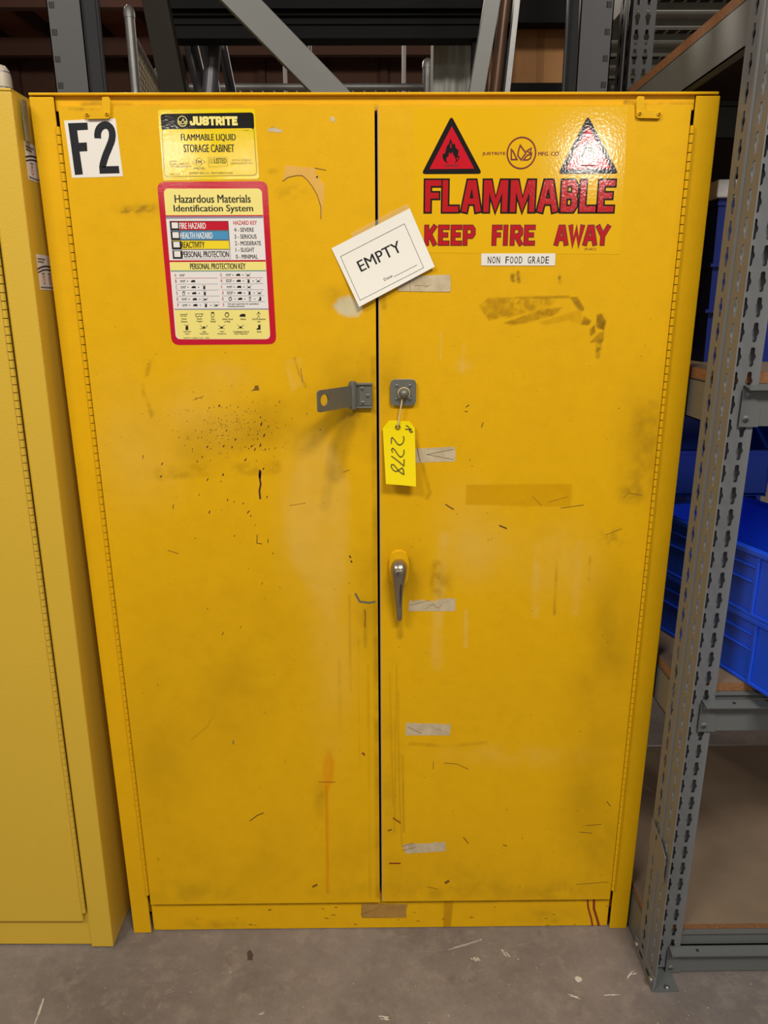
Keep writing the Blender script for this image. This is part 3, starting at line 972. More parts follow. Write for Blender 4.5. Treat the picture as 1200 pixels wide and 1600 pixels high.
# --- L shaped latch hooks at the door tops
def hook(flip, c):
    h = MB()
    pts = [c(*p) for p in ([(425, 308), (432, 302), (500, 301), (512, 290), (513, 232), (540, 230), (549, 250), (548, 325), (540, 334), (438, 336), (426, 328)])]
    Y = -.0075
    h.prism([(q[0], Y, q[1]) for q in (P(a, b_, Y) for a, b_ in pts)], (0, .0035, 0), yellow)
    for a, b_ in ((437, 317), (535, 314)):
        q = P(*c(a, b_), Y)
        h.lathe((q[0], Y + .001, q[1]), (0, -1, 0), [(0, .0038), (.0022, .0034), (.003, .002)], yellow, 12)
        h.lathe((q[0], Y - .0021, q[1]), (0, -1, 0), [(0, .0014), (.0001, .001)], gap_black, 8)
    return h


hook(0, lambda a, b_: (a / 3.2, 80 + b_ / 3.2)).build('latch_hook', door_l, bevel=.0008)
hook(1, lambda a, b_: (995 + (549 - a) / 3.25, 79 + b_ / 3.2)).build('latch_hook', door_r, bevel=.0008)

# =================================================================== STICKERS ON THE DOORS
YD = -.0033
# --- F and 2 number tiles
cN = lambda a, b_: (a / 3.2, 80 + b_ / 3.2)
p = Print(YD, cN)
p.sheet([(320, 347), (455, 340), (487, 630), (360, 633)], white)
p.pg([(340, 360), (437, 357), (440, 393), (386, 396), (394, 458), (434, 456), (437, 500), (398, 502), (415, 616), (375, 619)], blackmatt, 2)
p.build('number_tile', door_l)['label'] = 'white tile with black letter F'
p = Print(YD - .0001, cN)
p.sheet([(455, 340), (577, 336), (615, 625), (487, 630)], white)
p.line([(489, 436), (488, 418), (491, 400), (497, 387), (506, 377), (517, 371), (529, 369), (540, 372), (550, 380), (557, 391), (561, 406), (562, 422), (560, 440), (555, 457), (548, 474), (540, 494), (531, 515), (523, 538), (516, 562), (513, 580), (514, 594), (596, 592)], .0108, blackmatt, 2, cap=False)
p.build('number_tile', door_l)['label'] = 'white tile with black figure 2'

# --- black and yellow maker's label
cJ = lambda a, b_: (240 + a / 7.059, 160 + b_ / 7.059)
p = Print(YD, cJ)
p.sheet(rquad([(45, 80), (1118, 70), (1164, 846), (106, 862)], 30), lemon_label)
p.pg(rquad([(74, 128), (1102, 110), (1112, 302), (88, 312)], 40), blk_gl, 1)
p.pg(rquad([(88, 294), (1108, 280), (1142, 806), (120, 822)], 44), black, 2)
p.pg(rquad([(93, 298), (1104, 285), (1137, 802), (124, 818)], 42), lemon_label, 3)
x = 398
for ch, wd in zip('JUSTRITE', (64, 70, 74, 70, 70, 30, 74, 62)):
    p.glyph(ch, x, x + wd, 154, 254, .0037, cream, lift=2.5)
    x += wd + 2
p.ring(318, 208, .0072, .0010, cream, 2.5)
flame = [(278, 190), (300, 215), (318, 180), (340, 215), (358, 200), (356, 235), (318, 246), (282, 236)]
p.line([(276, 205), (284, 232), (316, 238), (352, 232), (360, 205), (340, 222), (326, 182), (304, 222), (276, 205)], .0009, cream, 2.6, closed=False)
p.text('FLAMMABLE LIQUID', 302, 908, 348, 434, black, 4, .035)
p.text('STORAGE CABINET', 332, 892, 464, 550, black, 4, .035)
p.line([(430, 660), (500, 612), (570, 656), (500, 708)], .0004, black, 4, closed=True)
p.text('FM', 468, 530, 640, 678, black, 4, .03)
p.text('APPROVED', 442, 565, 718, 741, black, 4, .02)
p.line([(605, 608), (814, 602), (818, 704), (611, 711)], .0003, black, 4, closed=True)
p.ring(640, 648, .0034, .0004, black, 4)
p.text('UL', 630, 652, 634, 662, black, 4, .0)
p.text('LISTED', 670, 805, 615, 674, black, 4, .035)
p.text('CLASS', 178, 250, 640, 658, black, 4, 0, .3)
p.text('45 GAL. CAPACITY', 178, 386, 668, 690, black, 4, 0, .3)
p.text('170 LITER CAPACITY', 184, 412, 698, 720, black, 4, 0, .3)
p.text('N.F.P.A. CODE 30', 866, 1068, 628, 648, black, 4, 0, .3)
p.text('OSHA RULES 29 1910', 846, 1086, 660, 682, black, 4, 0, .3)
p.text('MADE IN U.S.A.', 182, 302, 786, 800, black, 4, 0)
p.text('JUSTRITE MFG. CO. - MATTOON, IL 61938', 395, 872, 770, 796, black, 4, .02)
p.text('29-0007', 985, 1050, 303, 318, black, 4, 0)
p.build('maker_label', door_l)['label'] = 'glossy yellow label with black top band'

# --- hazardous materials identification sticker
cB = lambda a, b_: (250 + a / 5.714, 270 + b_ / 5.714)
p = Print(YD, cB)
p.sheet(rquad([(-28, 82), (958, 74), (1040, 1530), (106, 1538)], 70), hm_red)
p.pg(rquad([(32, 142), (908, 140), (985, 1486), (142, 1486)], 45), cream_w, 1)
p.pg(rquad([(32, 142), (908, 140), (920, 378), (52, 380)], 45) [:12] + [(920, 378), (52, 380)], cream, 2)
p.pg([(87, 797), (944, 793), (947, 872), (97, 874)], cream, 2)
p.pg([(128, 1222), (970, 1222), (983, 1440), (960, 1484), (180, 1484), (150, 1450)], cream, 2)
p.pg([(51, 380), (920, 377), (920, 388), (52, 391)], hm_red, 3)
p.pg([(52, 391), (920, 388), (921, 404), (54, 410)], bluegrey, 3)
p.pg([(84, 782), (943, 778), (944, 793), (86, 797)], hm_red, 3)
p.pg([(97, 872), (947, 870), (948, 879), (98, 882)], teal, 3)
p.pg([(128, 1214), (970, 1211), (970, 1221), (128, 1224)], bluegrey, 3)
p.text('Hazardous Materials', 130, 810, 196, 268, black, 4, .03)
p.text('Identification System', 122, 832, 286, 364, black, 4, .03)
lx = lambda y: 85 + (y - 430) * .089
rx = lambda y: 610 + (y - 430) * .065
for k, (y0, y1, fm, tm, tx, bx) in enumerate([(430, 514, hm_red, cream_w, 'FIRE HAZARD', (172, 410, 446, 500)), (516, 600, blue_p, cream_w, 'HEALTH HAZARD', (180, 470, 532, 587)),
                                              (602, 684, yel_p, black, 'REACTIVITY', (190, 400, 616, 671)), (686, 770, cream_w, black, 'PERSONAL PROTECTION', (197, 616, 700, 755))]):
    p.pg([(lx(y0), y0), (rx(y0), y0), (rx(y1), y1), (lx(y1), y1)], black if k < 3 else bluegrey, 2)
    p.pg([(lx(y0) + 5, y0 + 5), (rx(y0) - 5, y0 + 5), (rx(y1) - 5, y1 - 4), (lx(y1) + 5, y1 - 4)], fm, 3)
    a = lx(y0) + 18
    p.pg([(a - 12, y0 + 8), (a + 70, y0 + 8), (a + 76, y1 - 4), (a - 8, y1 - 4)], black, 4)
    p.pg([(a, y0 + 14), (a + 56, y0 + 14), (a + 60, y1 - 18), (a + 4, y1 - 18)], white, 5)
    p.text(tx, *bx, tm, 5, .03)
p.text('HAZARD KEY', 655, 865, 428, 464, hm_red, 4, .02)
for s, bx in [('4 - SEVERE', (662, 838, 490, 527)), ('3 - SERIOUS', (665, 862, 550, 588)), ('2 - MODERATE', (670, 902, 610, 648)), ('1 - SLIGHT', (675, 843, 669, 706)), ('0 - MINIMAL', (678, 873, 729, 767))]:
    p.text(s, *bx, black, 4, .02)
p.text('PERSONAL PROTECTION KEY', 268, 765, 808, 860, black, 4, .03)


def icon(p, kind, x, y, s=1.0):
    q = lambda pts, wd=.0006, cl=False: p.line([(x + a * s, y + b_ * s) for a, b_ in pts], wd * s ** .5, black, 4, closed=cl)
    fill = lambda pts, mt=black, lf=4: p.pg([(x + a * s, y + b_ * s) for a, b_ in pts], mt, lf)
    if kind == 'glasses':
        q([(-22, -6), (-4, -6), (-7, 8), (-18, 8)], cl=True)
        q([(4, -6), (20, -8), (17, 7), (7, 8)], cl=True)
        q([(-5, -4), (5, -4)])
        q([(20, -8), (26, -10)])
    elif kind == 'goggles':
        q([(-24, -10), (14, -10), (24, -12), (20, 4), (12, 10), (4, 4), (-4, 4), (-10, 10), (-22, 8)], .0008, True)
    elif kind == 'glove':
        fill([(-20, -2), (-10, -10), (4, -12), (18, -10), (20, 2), (18, 10), (2, 8), (-12, 9), (-22, 6)])
    elif kind == 'spray':
        fill([(-9, -6), (10, -6), (10, 18), (-9, 18)])
        fill([(-5, -14), (6, -14), (6, -6), (-5, -6)])
        q([(-16, -18), (-6, -12)])
        q([(10, -20), (6, -12)])
    elif kind == 'mask':
        fill([(-10, -4), (10, -4), (6, 10), (-6, 10)])
        q([(-22, -14), (-8, -2)])
        q([(22, -14), (8, -2)])
        q([(-20, 12), (-8, 6)])
        q([(20, 12), (8, 6)])
    elif kind == 'half':
        q([(-24, -14), (-12, 2), (-2, 8), (12, 4), (24, -14)])
        q([(-26, 10), (-10, 8)])
        fill([(-9, -6), (9, -6), (7, 9), (-7, 9)])
    elif kind == 'shield':
        q([(-8, -16), (8, -16), (11, 0), (6, 18), (-6, 18), (-10, 0)], .0007, True)
        fill([(-8, -16), (8, -16), (9, -8), (-9, -8)])
    elif kind == 'hood':
        q([(-10, -12), (10, -12), (13, 2), (6, 14), (-6, 14), (-13, 2)], .0010, True)
        fill([(-5, -18), (5, -18), (6, -10), (-6, -10)])
    elif kind == 'suit':
        q([(-14, -4), (-4, -14), (6, -14), (14, -4)])
        q([(0, -14), (0, 2), (-8, 20)])
        q([(0, 2), (9, 20)])
        fill([(-4, -22), (5, -22), (5, -14), (-4, -14)])
    elif kind == 'boot':
        fill([(-4, -18), (12, -18), (12, 16), (-16, 16), (-14, 8), (-4, 4)])
    elif kind == '+':
        q([(-5, 0), (5, 0)])
        q([(0, -5), (0, 5)])


for k, (l, ic) in enumerate([('A', ['glasses']), ('B', ['glasses', 'glove']), ('C', ['glasses', 'glove', 'spray']), ('D', ['shield', 'glove', 'spray']),
                             ('E', ['glasses', 'glove', 'half']), ('F', ['glasses', 'glove', 'spray', 'half'])]):
    y = 915 + k * 53.5
    x = 131 + k * 5
    p.text(l, x, x + 13, y - 15, y + 12, hm_red, 4, .03)
    for j, i in enumerate(ic):
        icon(p, i, x + 66 + j * 94, y, .95)
        if j:
            icon(p, '+', x + 66 + j * 94 - 50, y, .9)
    if k < 5:
        p.line([(x + 4, y + 26), (x + 382, y + 24)], .0005, hm_red if k < 1 else bluegrey, 3.5)
for k, (l, ic) in enumerate([('G', ['glasses', 'glove', 'mask']), ('H', ['goggles', 'glove', 'spray', 'mask']), ('I', ['glasses', 'glove', 'mask']), ('J', ['goggles', 'glove', 'spray', 'mask']),
                             ('K', ['hood', 'glove', 'suit', 'boot']), ('X', [])]):
    y = 912 + k * 53.5
    x = 538 + k * 4.5
    p.text(l, x, x + (14 if l != 'I' else 5), y - 15, y + 12, hm_red, 4, .03)
    for j, i in enumerate(ic):
        icon(p, i, x + 72 + j * 88, y, .95)
        if j:
            icon(p, '+', x + 72 + j * 88 - 46, y, .9)
    if k < 5:
        p.line([(x + 4, y + 26), (x + 380, y + 24)], .0005, hm_red if k < 1 else bluegrey, 3.5)
p.text('Ask your supervisor for specialized', 604, 880, 1163, 1180, black, 4, .03)
p.text('handling directions', 604, 756, 1184, 1201, black, 4, .03)
for x, y, i, t1, t2 in [(212, 1272, 'glasses', 'Safety', 'Glasses'), (350, 1274, 'goggles', 'Splash', 'Goggles'), (470, 1266, 'shield', 'Face', 'Shield'), (598, 1268, 'hood', 'Airline Hood', 'or Mask'),
                        (738, 1274, 'glove', 'Gloves', None), (880, 1270, 'suit', 'Full Protective', 'Suit'), (240, 1380, 'spray', 'Synthetic', 'Apron'), (392, 1380, 'half', 'Dust', 'Respirator'),
                        (550, 1378, 'mask', 'Vapor', 'Respirator'), (720, 1376, 'mask', 'Combination Dust &', 'Vapor Respirator'), (882, 1380, 'boot', 'Boots', None)]:
    icon(p, i, x, y, 1.3)
    for t, yy in ((t1, 1306 if y < 1300 else 1418), (t2, 1327 if y < 1300 else 1438)):
        if t:
            hw = len(t) * 3.9
            p.text(t, x - hw + 4, x + hw + 4, yy - 8, yy + 8, black, 4, .03)
p.text('SAFETY LABELS INC. 1-800', 212, 440, 1469, 1480, black, 4, 0)
p.build('hazard_sticker', door_l)['label'] = 'red bordered hazardous materials identification sticker'

# --- scraps on the left door
c5 = lambda a, b_: (430 + a / 12, 250 + b_ / 12)
p = Print(YD, c5)
p.sheet([(200, 95), (480, 130), (740, 150), (770, 250), (820, 340), (920, 470), (915, 700), (880, 1020), (855, 1100), (860, 880), (790, 660), (700, 500), (600, 370), (510, 292), (400, 290), (240, 325), (140, 395)], residue, .0003)
p.line([(140, 395), (240, 325), (400, 290), (510, 292), (600, 370), (700, 500), (790, 660), (858, 880), (855, 1100)], .0011, residue_edge, 2)
p.line([(740, 150), (950, 190)], .0010, residue_edge, 2)
p.disc(785, 318, .0017, mark, 3, 10)
p.build('torn_sticker', door_l)
p = Print(YD)
p.sheet([(418, 201), (430, 199), (442, 204), (440, 207), (420, 206)], tape_m, .0003)
p.build('paper_scrap', door_l)
p = Print(YD)
p.sheet([(515, 183), (521, 182), (524, 188), (519, 192)], tape_m, .0003)
p.build('paper_scrap', door_l)

# --- flammable sheet on the right door
cF = lambda a, b_: (600 + a / 3.158, 160 + b_ / 3.158)
p = Print(YD, cF)
p.sheet([(148, 28), (1205, 22), (1165, 750), (148, 742)], film, .0003)
cT = lambda a, b_: (660 + a / 8.571, 170 + b_ / 8.571)
fl = [(372, 395), (395, 440), (405, 480), (435, 460), (440, 505), (465, 545), (484, 545), (482, 590), (470, 630), (496, 625), (494, 670), (470, 700), (430, 738),
      (452, 690), (430, 640), (412, 610), (400, 572), (380, 610), (358, 582), (348, 640), (325, 650), (318, 690), (350, 738), (290, 700), (268, 650), (272, 605), (300, 600), (312, 560), (325, 505), (345, 480), (365, 440)]
for dx, dy in ((0, 0), (1828, -2)):
    conv = lambda a, b_: (660 + (a + dx) / 8.571, 170 + (b_ + dy) / 8.571)
    p.c = conv
    p.pg(rquad([(388, 92), (802, 872), (-14, 876)], 60), blk_gl, 2)
    p.pg([(394, 232), (694, 802), (94, 808)], red_gl, 3)
    p.pg(fl, blk_gl, 4)
    p.line([(302, 764), (478, 760)], .0020, darkred, 4)
    p.pg([(380, 450), (388, 500), (384, 535), (372, 520), (372, 480)], red_gl, 5)
    p.line([(462, 660), (474, 655), (476, 672), (466, 678)], .0009, red_gl, 5, closed=True)
p.c = cF
p.text('JUSTRITE', 484, 600, 245, 264, darkred, 3, .05)
p.text('MFG. CO.', 760, 868, 244, 263, darkred, 3, .05)
p.ring(678, 250, .0228, .0024, darkred, 3)
p.line([(628, 232), (628, 282), (656, 282), (636, 240)], .0023, darkred, 3, closed=True)
p.line([(672, 212), (700, 250), (676, 284), (660, 262), (664, 236)], .0023, darkred, 3, closed=True)
p.line([(704, 240), (726, 226), (722, 250)], .0020, darkred, 3, closed=True)
p.line([(688, 284), (706, 262), (728, 252), (722, 276), (708, 284)], .0023, darkred, 3, closed=True)
for ch, a, b_ in [('F', 195, 290), ('L', 281, 376), ('A', 378, 486), ('M', 484, 618), ('M', 616, 752), ('A', 753, 866), ('B', 867, 962), ('L', 960, 1056), ('E', 1050, 1144)]:
    p.glyph(ch, a, b_, 375, 549, .0140, blk_gl, .0088, redletter)
for ch, a, b_ in [('K', 198, 260), ('E', 266, 324), ('E', 328, 386), ('P', 388, 452), ('F', 531, 584), ('I', 588, 612), ('R', 621, 686), ('E', 689, 747), ('A', 840, 912), ('W', 908, 988), ('A', 982, 1054), ('Y', 1044, 1115)]:
    p.glyph(ch, a, b_, 603, 708, .0084, darkred, .0054, redletter)
p.text('29-4012', 988, 1046, 718, 730, darkred, 3, .0)
p.build('flammable_sheet', door_r)['label'] = 'glossy sheet with red warning triangles and red lettering'

# --- NON FOOD GRADE strip
p = Print(YD - .0006)
p.sheet([(752, 396), (868, 396), (867, 415), (752, 415)], white)
s = 'NON FOOD GRADE'
for k, ch in enumerate(s):
    if ch != ' ':
        x = 761.5 + k * 6.95
        p.text(ch, x + .6, x + 5.9, 400.8, 411.6, black, 2, .012)
p.build('text_strip', door_r)['label'] = 'white strip printed NON FOOD GRADE'

# --- remnants of masking tape
rt = random.Random(5)


def tape(corners, parent, mt, y, torn=0, extra=()):
    a, b_, c, d = corners
    e = []
    n = 14
    for i in range(n + 1):
        t = i / n
        e.append((a[0] + (b_[0] - a[0]) * t, a[1] + (b_[1] - a[1]) * t + (rt.uniform(-.2, 1.0) * torn)))
    e += [(c[0] + rt.uniform(-.5, 1), (b_[1] + c[1]) / 2), c, d]
    q = Print(y)
    q.sheet(e, mt, .0002)
    for pts, wd, mm in extra:
        q.line(pts, wd, mm, 1, cap=False)
    return q.build('tape_strip', parent)


fold = mat('tape_crease', srgb(140, 118, 86), 0.7)
fold_d = mat('tape_dark_crease', srgb(90, 74, 50), 0.7)
tape([(622, 432), (703, 429), (704, 456), (622, 455)], door_r, tape_m, YD - .0006, 0, [([(640, 434), (641, 455)], .0008, fold), ([(648, 446), (668, 447), (676, 444), (664, 449)], .0008, fold)])
tape([(648, 701), (710, 698), (711, 721), (648, 723)], door_r, tape_m, YD, 0, [([(668, 710), (709, 702)], .0009, fold_d), ([(666, 710), (709, 718)], .0009, fold_d), ([(652, 700), (654, 712), (657, 722)], .0012, fold_d)])
tape([(640, 936), (711, 935), (711, 955), (638, 955)], door_r, tape_m, YD, 4, [([(640, 946), (664, 940), (672, 938)], .0010, fold), ([(664, 952), (676, 944), (684, 950), (690, 946)], .0010, fold)])
tape([(634, 1129), (704, 1131), (703, 1149), (634, 1149)], door_r, tape_m, YD, 1.5, [([(637, 1136), (659, 1146)], .0014, fold), ([(680, 1138), (690, 1141)], .0010, fold)])
tape([(629, 1319), (695, 1315), (696, 1330), (634, 1334)], door_r, tape_m, YD, 1.5, [([(628, 1322), (646, 1317)], .0016, fold), ([(628, 1329), (650, 1324)], .0010, fold_d)])
tape([(566, 1412), (637, 1413), (635, 1433), (565, 1434)], br, tape_b, .0066, 0, [([(566, 1428), (596, 1417)], .0009, fold_d), ([(565, 1413), (565, 1430), (570, 1434), (635, 1434)], .0008, fold_d)])

# =================================================================== DOOR FURNITURE
# hasp on the left door: plate, hinge barrel and swung-out slotted leaf
h = MB()
h.box(-.0425, -.0095, -.0075, -.003, 1.1585, 1.2025, hasp_grey)
h.box(-.0425, -.0095, -.0120, -.0075, 1.1985, 1.2025, hasp_grey)
h.box(-.0425, -.0095, -.0120, -.0075, 1.1585, 1.1615, hasp_grey)
h.box(-.0330, -.0105, -.0092, -.0074, 1.1630, 1.1970, hasp_grey)
h.build('hasp_plate', door_l, bevel=.0008)
h = MB()
h.tube([(-.0435, -.0115, 1.1575), (-.0435, -.0115, 1.2045)], .0068, hasp_grey, 14)
h.tube([(-.0435, -.0115, 1.2045), (-.0435, -.0115, 1.2062)], [.0048, .0035], hasp_grey, 12)
h.build('hasp_barrel', door_l)
for x, z in ((-.0270, 1.1925), (-.0175, 1.1800), (-.0265, 1.1680)):
    h = MB()
    h.lathe((x, -.0090, z), (0, -1, 0), [(0, .0034), (.0012, .0032), (.0014, .0022)], zinc, 14)
    h.lathe((x, -.0104, z), (0, -1, 0), [(0, .0015), (.0001, .0010)], gap_black, 6)
    h.build('hasp_screw', door_l)
# the leaf: flat bar with a rounded slot, from the barrel out towards the viewer
h = MB()
A0, A1 = Vector((-.0450, -.0150, 0)), Vector((-.0985, -.0900, 0))
U = (A1 - A0).normalized()
NN = Vector((-U.y, U.x, 0))
LN = (A1 - A0).length
leafpt = lambda u, z, s: A0 + U * u + Vector((0, 0, z)) + NN * s
out = [(0, 1.1625)] + [(LN - .005 + .005 * math.sin(t), 1.1655 - .005 * math.cos(t) + .002) for t in (0, .5, 1.0, 1.57)] + \
      [(LN - .005 + .005 * math.cos(t), 1.1935 + .005 * math.sin(t)) for t in (0, .5, 1.0, 1.57)] + [(0, 1.1985)]
hc, hr, hh = LN - .0165, .0105, .0098
hole = [(hc + hr * math.cos(t), 1.1815 + hh * math.sin(t)) for t in np.linspace(0, 2 * math.pi, 20, endpoint=False)]
bm = bmesh.new()
ov = [bm.verts.new(leafpt(a, z, 0)) for a, z in out]
hv = [bm.verts.new(leafpt(a, z, 0)) for a, z in hole]
es = [bm.edges.new((ov[i], ov[(i + 1) % len(ov)])) for i in range(len(ov))] + [bm.edges.new((hv[i], hv[(i + 1) % len(hv)])) for i in range(len(hv))]
bmesh.ops.triangle_fill(bm, edges=es, use_beauty=True)
h.add([v.co for v in bm.verts], [tuple(v.index for v in f.verts) for f in (bm.verts.index_update() or bm.faces)], hasp_grey)
bm.free()
h.build('hasp_leaf', door_l, solid=.0032)

# staple plate with knob on the right door
h = MB()
x0, z0 = P(630, 613, -.006)
pts = rquad([(x0 - .0205, z0 - .0205), (x0 + .0205, z0 - .0205), (x0 + .0205, z0 + .0205), (x0 - .0205, z0 + .0205)], .007)
h.prism([(a, -.0095, b_) for a, b_ in pts], (0, .0065, 0), hasp_grey)
h.build('staple_plate', door_r, bevel=.002)
h = MB()
h.lathe((x0 + .001, -.0095, z0 - .001), (0, -1, 0), [(0, .0096), (.005, .0094), (.009, .0088), (.012, .0074), (.0145, .0050), (.0156, .002), (.0158, .0001)], hasp_grey, 22)
h.build('staple_knob', door_r)
for dx in (-.0115, .0115):
    for dz in (-.0115, .0115):
        h = MB()
        h.lathe((x0 + dx, -.0094, z0 + dz), (0, -1, 0), [(0, .0030), (.0010, .0028), (.0014, .0018)], zinc, 12)
        h.lathe((x0 + dx, -.0108, z0 + dz), (0, -1, 0), [(0, .0012), (.0001, .0008)], gap_black, 6)
        h.build('plate_screw', door_r)

# key-locking lever handle
h = MB()
esc = [(612, 905), (610, 890), (611, 874), (614, 867), (620, 864), (627, 864), (633, 867), (636, 876), (637, 890), (635, 905), (631, 912), (617, 912)]
Ye = -.012
h.prism([(q[0], Ye, q[1]) for q in (P(a, b_, Ye) for a, b_ in esc)], (0, .009, 0), yellow)
h.build('handle_escutcheon', door_r, bevel=.003)
h = MB()
secs = [(876, 623.5, 7, -.014, -.028), (881, 623.5, 11, -.012, -.036), (888, 623.6, 12.3, -.012, -.040), (896, 623.6, 11.8, -.012, -.041), (906, 623.3, 10.2, -.014, -.039), (918, 622.8, 8.2, -.020, -.037),
        (932, 622.8, 6.6, -.022, -.034), (946, 623.4, 5.4, -.020, -.031), (958, 624.0, 4.8, -.018, -.028), (966, 624.2, 4.4, -.017, -.026), (969.5, 624.2, 2.6, -.018, -.024)]
rings = []
n = 16
for py, px, hw, yb, yf in secs:
    yc, hd = (yb + yf) / 2, (yb - yf) / 2
    xc, z = P(px, py, yc)
    hx = abs(P(px + hw, py, yc)[0] - xc)
    ring = []
    for k in range(n):
        t = 2 * math.pi * k / n
        ca, sa = math.cos(t), math.sin(t)
        ring.append((xc + hx * math.copysign(abs(ca) ** .75, ca), yc + hd * math.copysign(abs(sa) ** .75, sa), z))
    rings.append(ring)
v = [q for r in rings for q in r]
f = [(i * n + k, i * n + (k + 1) % n, (i + 1) * n + (k + 1) % n, (i + 1) * n + k) for i in range(len(rings) - 1) for k in range(n)]
h.add(v, f, chrome, True)
h.add(rings[0], [tuple(range(n))], chrome)
h.add(rings[-1], [tuple(range(n - 1, -1, -1))], chrome)
gq = [P(a, b_, -.0372) for a, b_ in ((625.4, 914), (627.2, 912), (626.6, 934), (625.6, 950), (625.0, 950))]
h.poly([(q[0], -.0372 - .0012 + (1.4e-4 * k), q[1]) for k, q in enumerate(gq)], gap_black)
h.build('lever_handle', door_r)
h = MB()
lx_, lz_ = P(621.5, 897, -.042)
h.lathe((lx_, -.040, lz_), (0, -1, 0), [(0, .0062), (.0022, .0062), (.0026, .0056), (.0024, .0045)], chrome, 20)
h.lathe((lx_, -.0422, lz_), (0, -1, 0), [(0, .0046), (.0004, .0044)], chrome_dark, 16)
h.box(lx_ - .0006, lx_ + .0006, -.0429, -.0424, lz_ - .003, lz_ + .003, gap_black)
h.build('key_cylinder', door_r)

# =================================================================== PAPER SIGN (tilted card taped over the door seam)
sg_o = P(598, 402, -.006)
sign = root('paper_sign', 'white paper card printed EMPTY, taped askew across the seam of the doors', 'sign', (sg_o[0], -.006, sg_o[1]))
cE = lambda a, b_: (500 + a / 5.4545, 310 + b_ / 5.4545)
CARD = [(97, 425), (765, 82), (977, 583), (335, 925)]
cc = [P(*cE(*q), -.006) for q in CARD]


def card_y(x, z):
    # the card bows away from the door towards its lower left corner
    tl, tr, brr, bl = (np.array(q) for q in cc)
    u = ((np.array((x, z)) - tl) @ (bl - tl)) / ((bl - tl) @ (bl - tl))
    s = ((np.array((x, z)) - tl) @ (tr - tl)) / ((tr - tl) @ (tr - tl))
    return -.0042 - .006 * max(u, 0) ** 2 - .003 * max(u, 0) * (1 - s) ** 2


h = MB()
n = 16
grid = []
for i in range(n + 1):
    for j in range(n + 1):
        s, u = i / n, j / n
        q = (1 - s) * (1 - u) * np.array(cc[0]) + s * (1 - u) * np.array(cc[1]) + s * u * np.array(cc[2]) + (1 - s) * u * np.array(cc[3])
        grid.append((q[0], card_y(*q), q[1]))
h.add(grid, [(i * (n + 1) + j, (i + 1) * (n + 1) + j, (i + 1) * (n + 1) + j + 1, i * (n + 1) + j + 1) for i in range(n) for j in range(n)], paper, True)
p = Print(-.006, cE, X=None)
p._p3 = lambda q, lift: (q[0], card_y(*q) - .0003 - lift, q[1])
B4 = [(175, 495), (720, 215), (882, 592), (342, 868)]
for a, b_ in zip(B4, B4[1:] + B4[:1]):
    pts = [(a[0] + (b_[0] - a[0]) * t / 8, a[1] + (b_[1] - a[1]) * t / 8) for t in range(9)]
    p.line(pts, .0006, black, 0)
p.textq('EMPTY', (352, 627), (705, 446), (310, 540), black, 0, .012)
p.textq('Date:', (550, 704), (624, 666), (540, 684), black, 0, .0)
p.line([(632 + (825 - 632) * t / 6, 667 + (568 - 667) * t / 6) for t in range(7)], .0006, black, 0)
k0 = len(h.v)
h.v += p.v
for f_, mi_ in zip(p.f, p.mi):
    h.f.append(tuple(i + k0 for i in f_))
    h.mi.append(h.m(p.mats[mi_]))
    h.sm.append(False)
h.build('card', sign)
h = Print(-.0038, cE)
h.poly([(q[0], -.0040, q[1]) for q in (P(*cE(*t), -.004) for t in [(262, 300), (700, 66), (745, 50), (765, 82), (280, 331)])], clear_tape)
h.build('tape_strip', sign)['label'] = 'clear tape along the upper edge of the card'

# =================================================================== HANGING TAG
tg = root('hanging_tag', 'bright yellow card tag handwritten 2278 hanging on a string below the knob', 'tag', (x0, -.014, z0 - .06))
TG = [(608, 656.5), (640, 658), (648, 668), (650, 760), (626, 758.2), (603, 756), (598, 669)]
tag_y_at = lambda py: -.0085 - .016 * ((py - 656) / 104) ** 1.5
n = 12
L_edge = lambda t: (598 + (603 - 598) * t, 669 + (756 - 669) * t)
R_edge = lambda t: (648 + 2 * t, 668 + 92 * t)
rows = [((608, 656.5), (640, 658))] + [(L_edge(k / n), R_edge(k / n)) for k in range(n + 1)]
h = MB()
vv, ff = [], []
for a, b_ in rows:
    for q in (a, ((a[0] + b_[0]) / 2, (a[1] + b_[1]) / 2), b_):
        yy = tag_y_at(q[1])
        X = P(q[0], q[1], yy)
        vv.append((X[0], yy - (.0012 if q[0] < 610 or q[0] > 639 else 0), X[1]))
for i in range(len(rows) - 1):
    for j in range(2):
        ff.append((i * 3 + j, i * 3 + j + 1, i * 3 + j + 4, i * 3 + j + 3))
h.add(vv, ff, tag_y, False)
cG = lambda a, b_: (470 + a / 6, 570 + b_ / 6)


def taglines(pts, wd):
    q = [cG(*t) for t in pts]
    fine = []
    for (a, b_), (c, d) in zip(q[:-1], q[1:]):
        for k in range(4):
            fine.append((a + (c - a) * k / 4, b_ + (d - b_) * k / 4))
    fine.append(q[-1])
    for quad in ribbon2(fine, wd, cap=False):
        o = []
        for a, b_ in quad:
            yy = tag_y_at(b_) - .0017
            X = P(a, b_, yy)
            o.append((X[0], yy, X[1]))
        h.poly(o, ink)


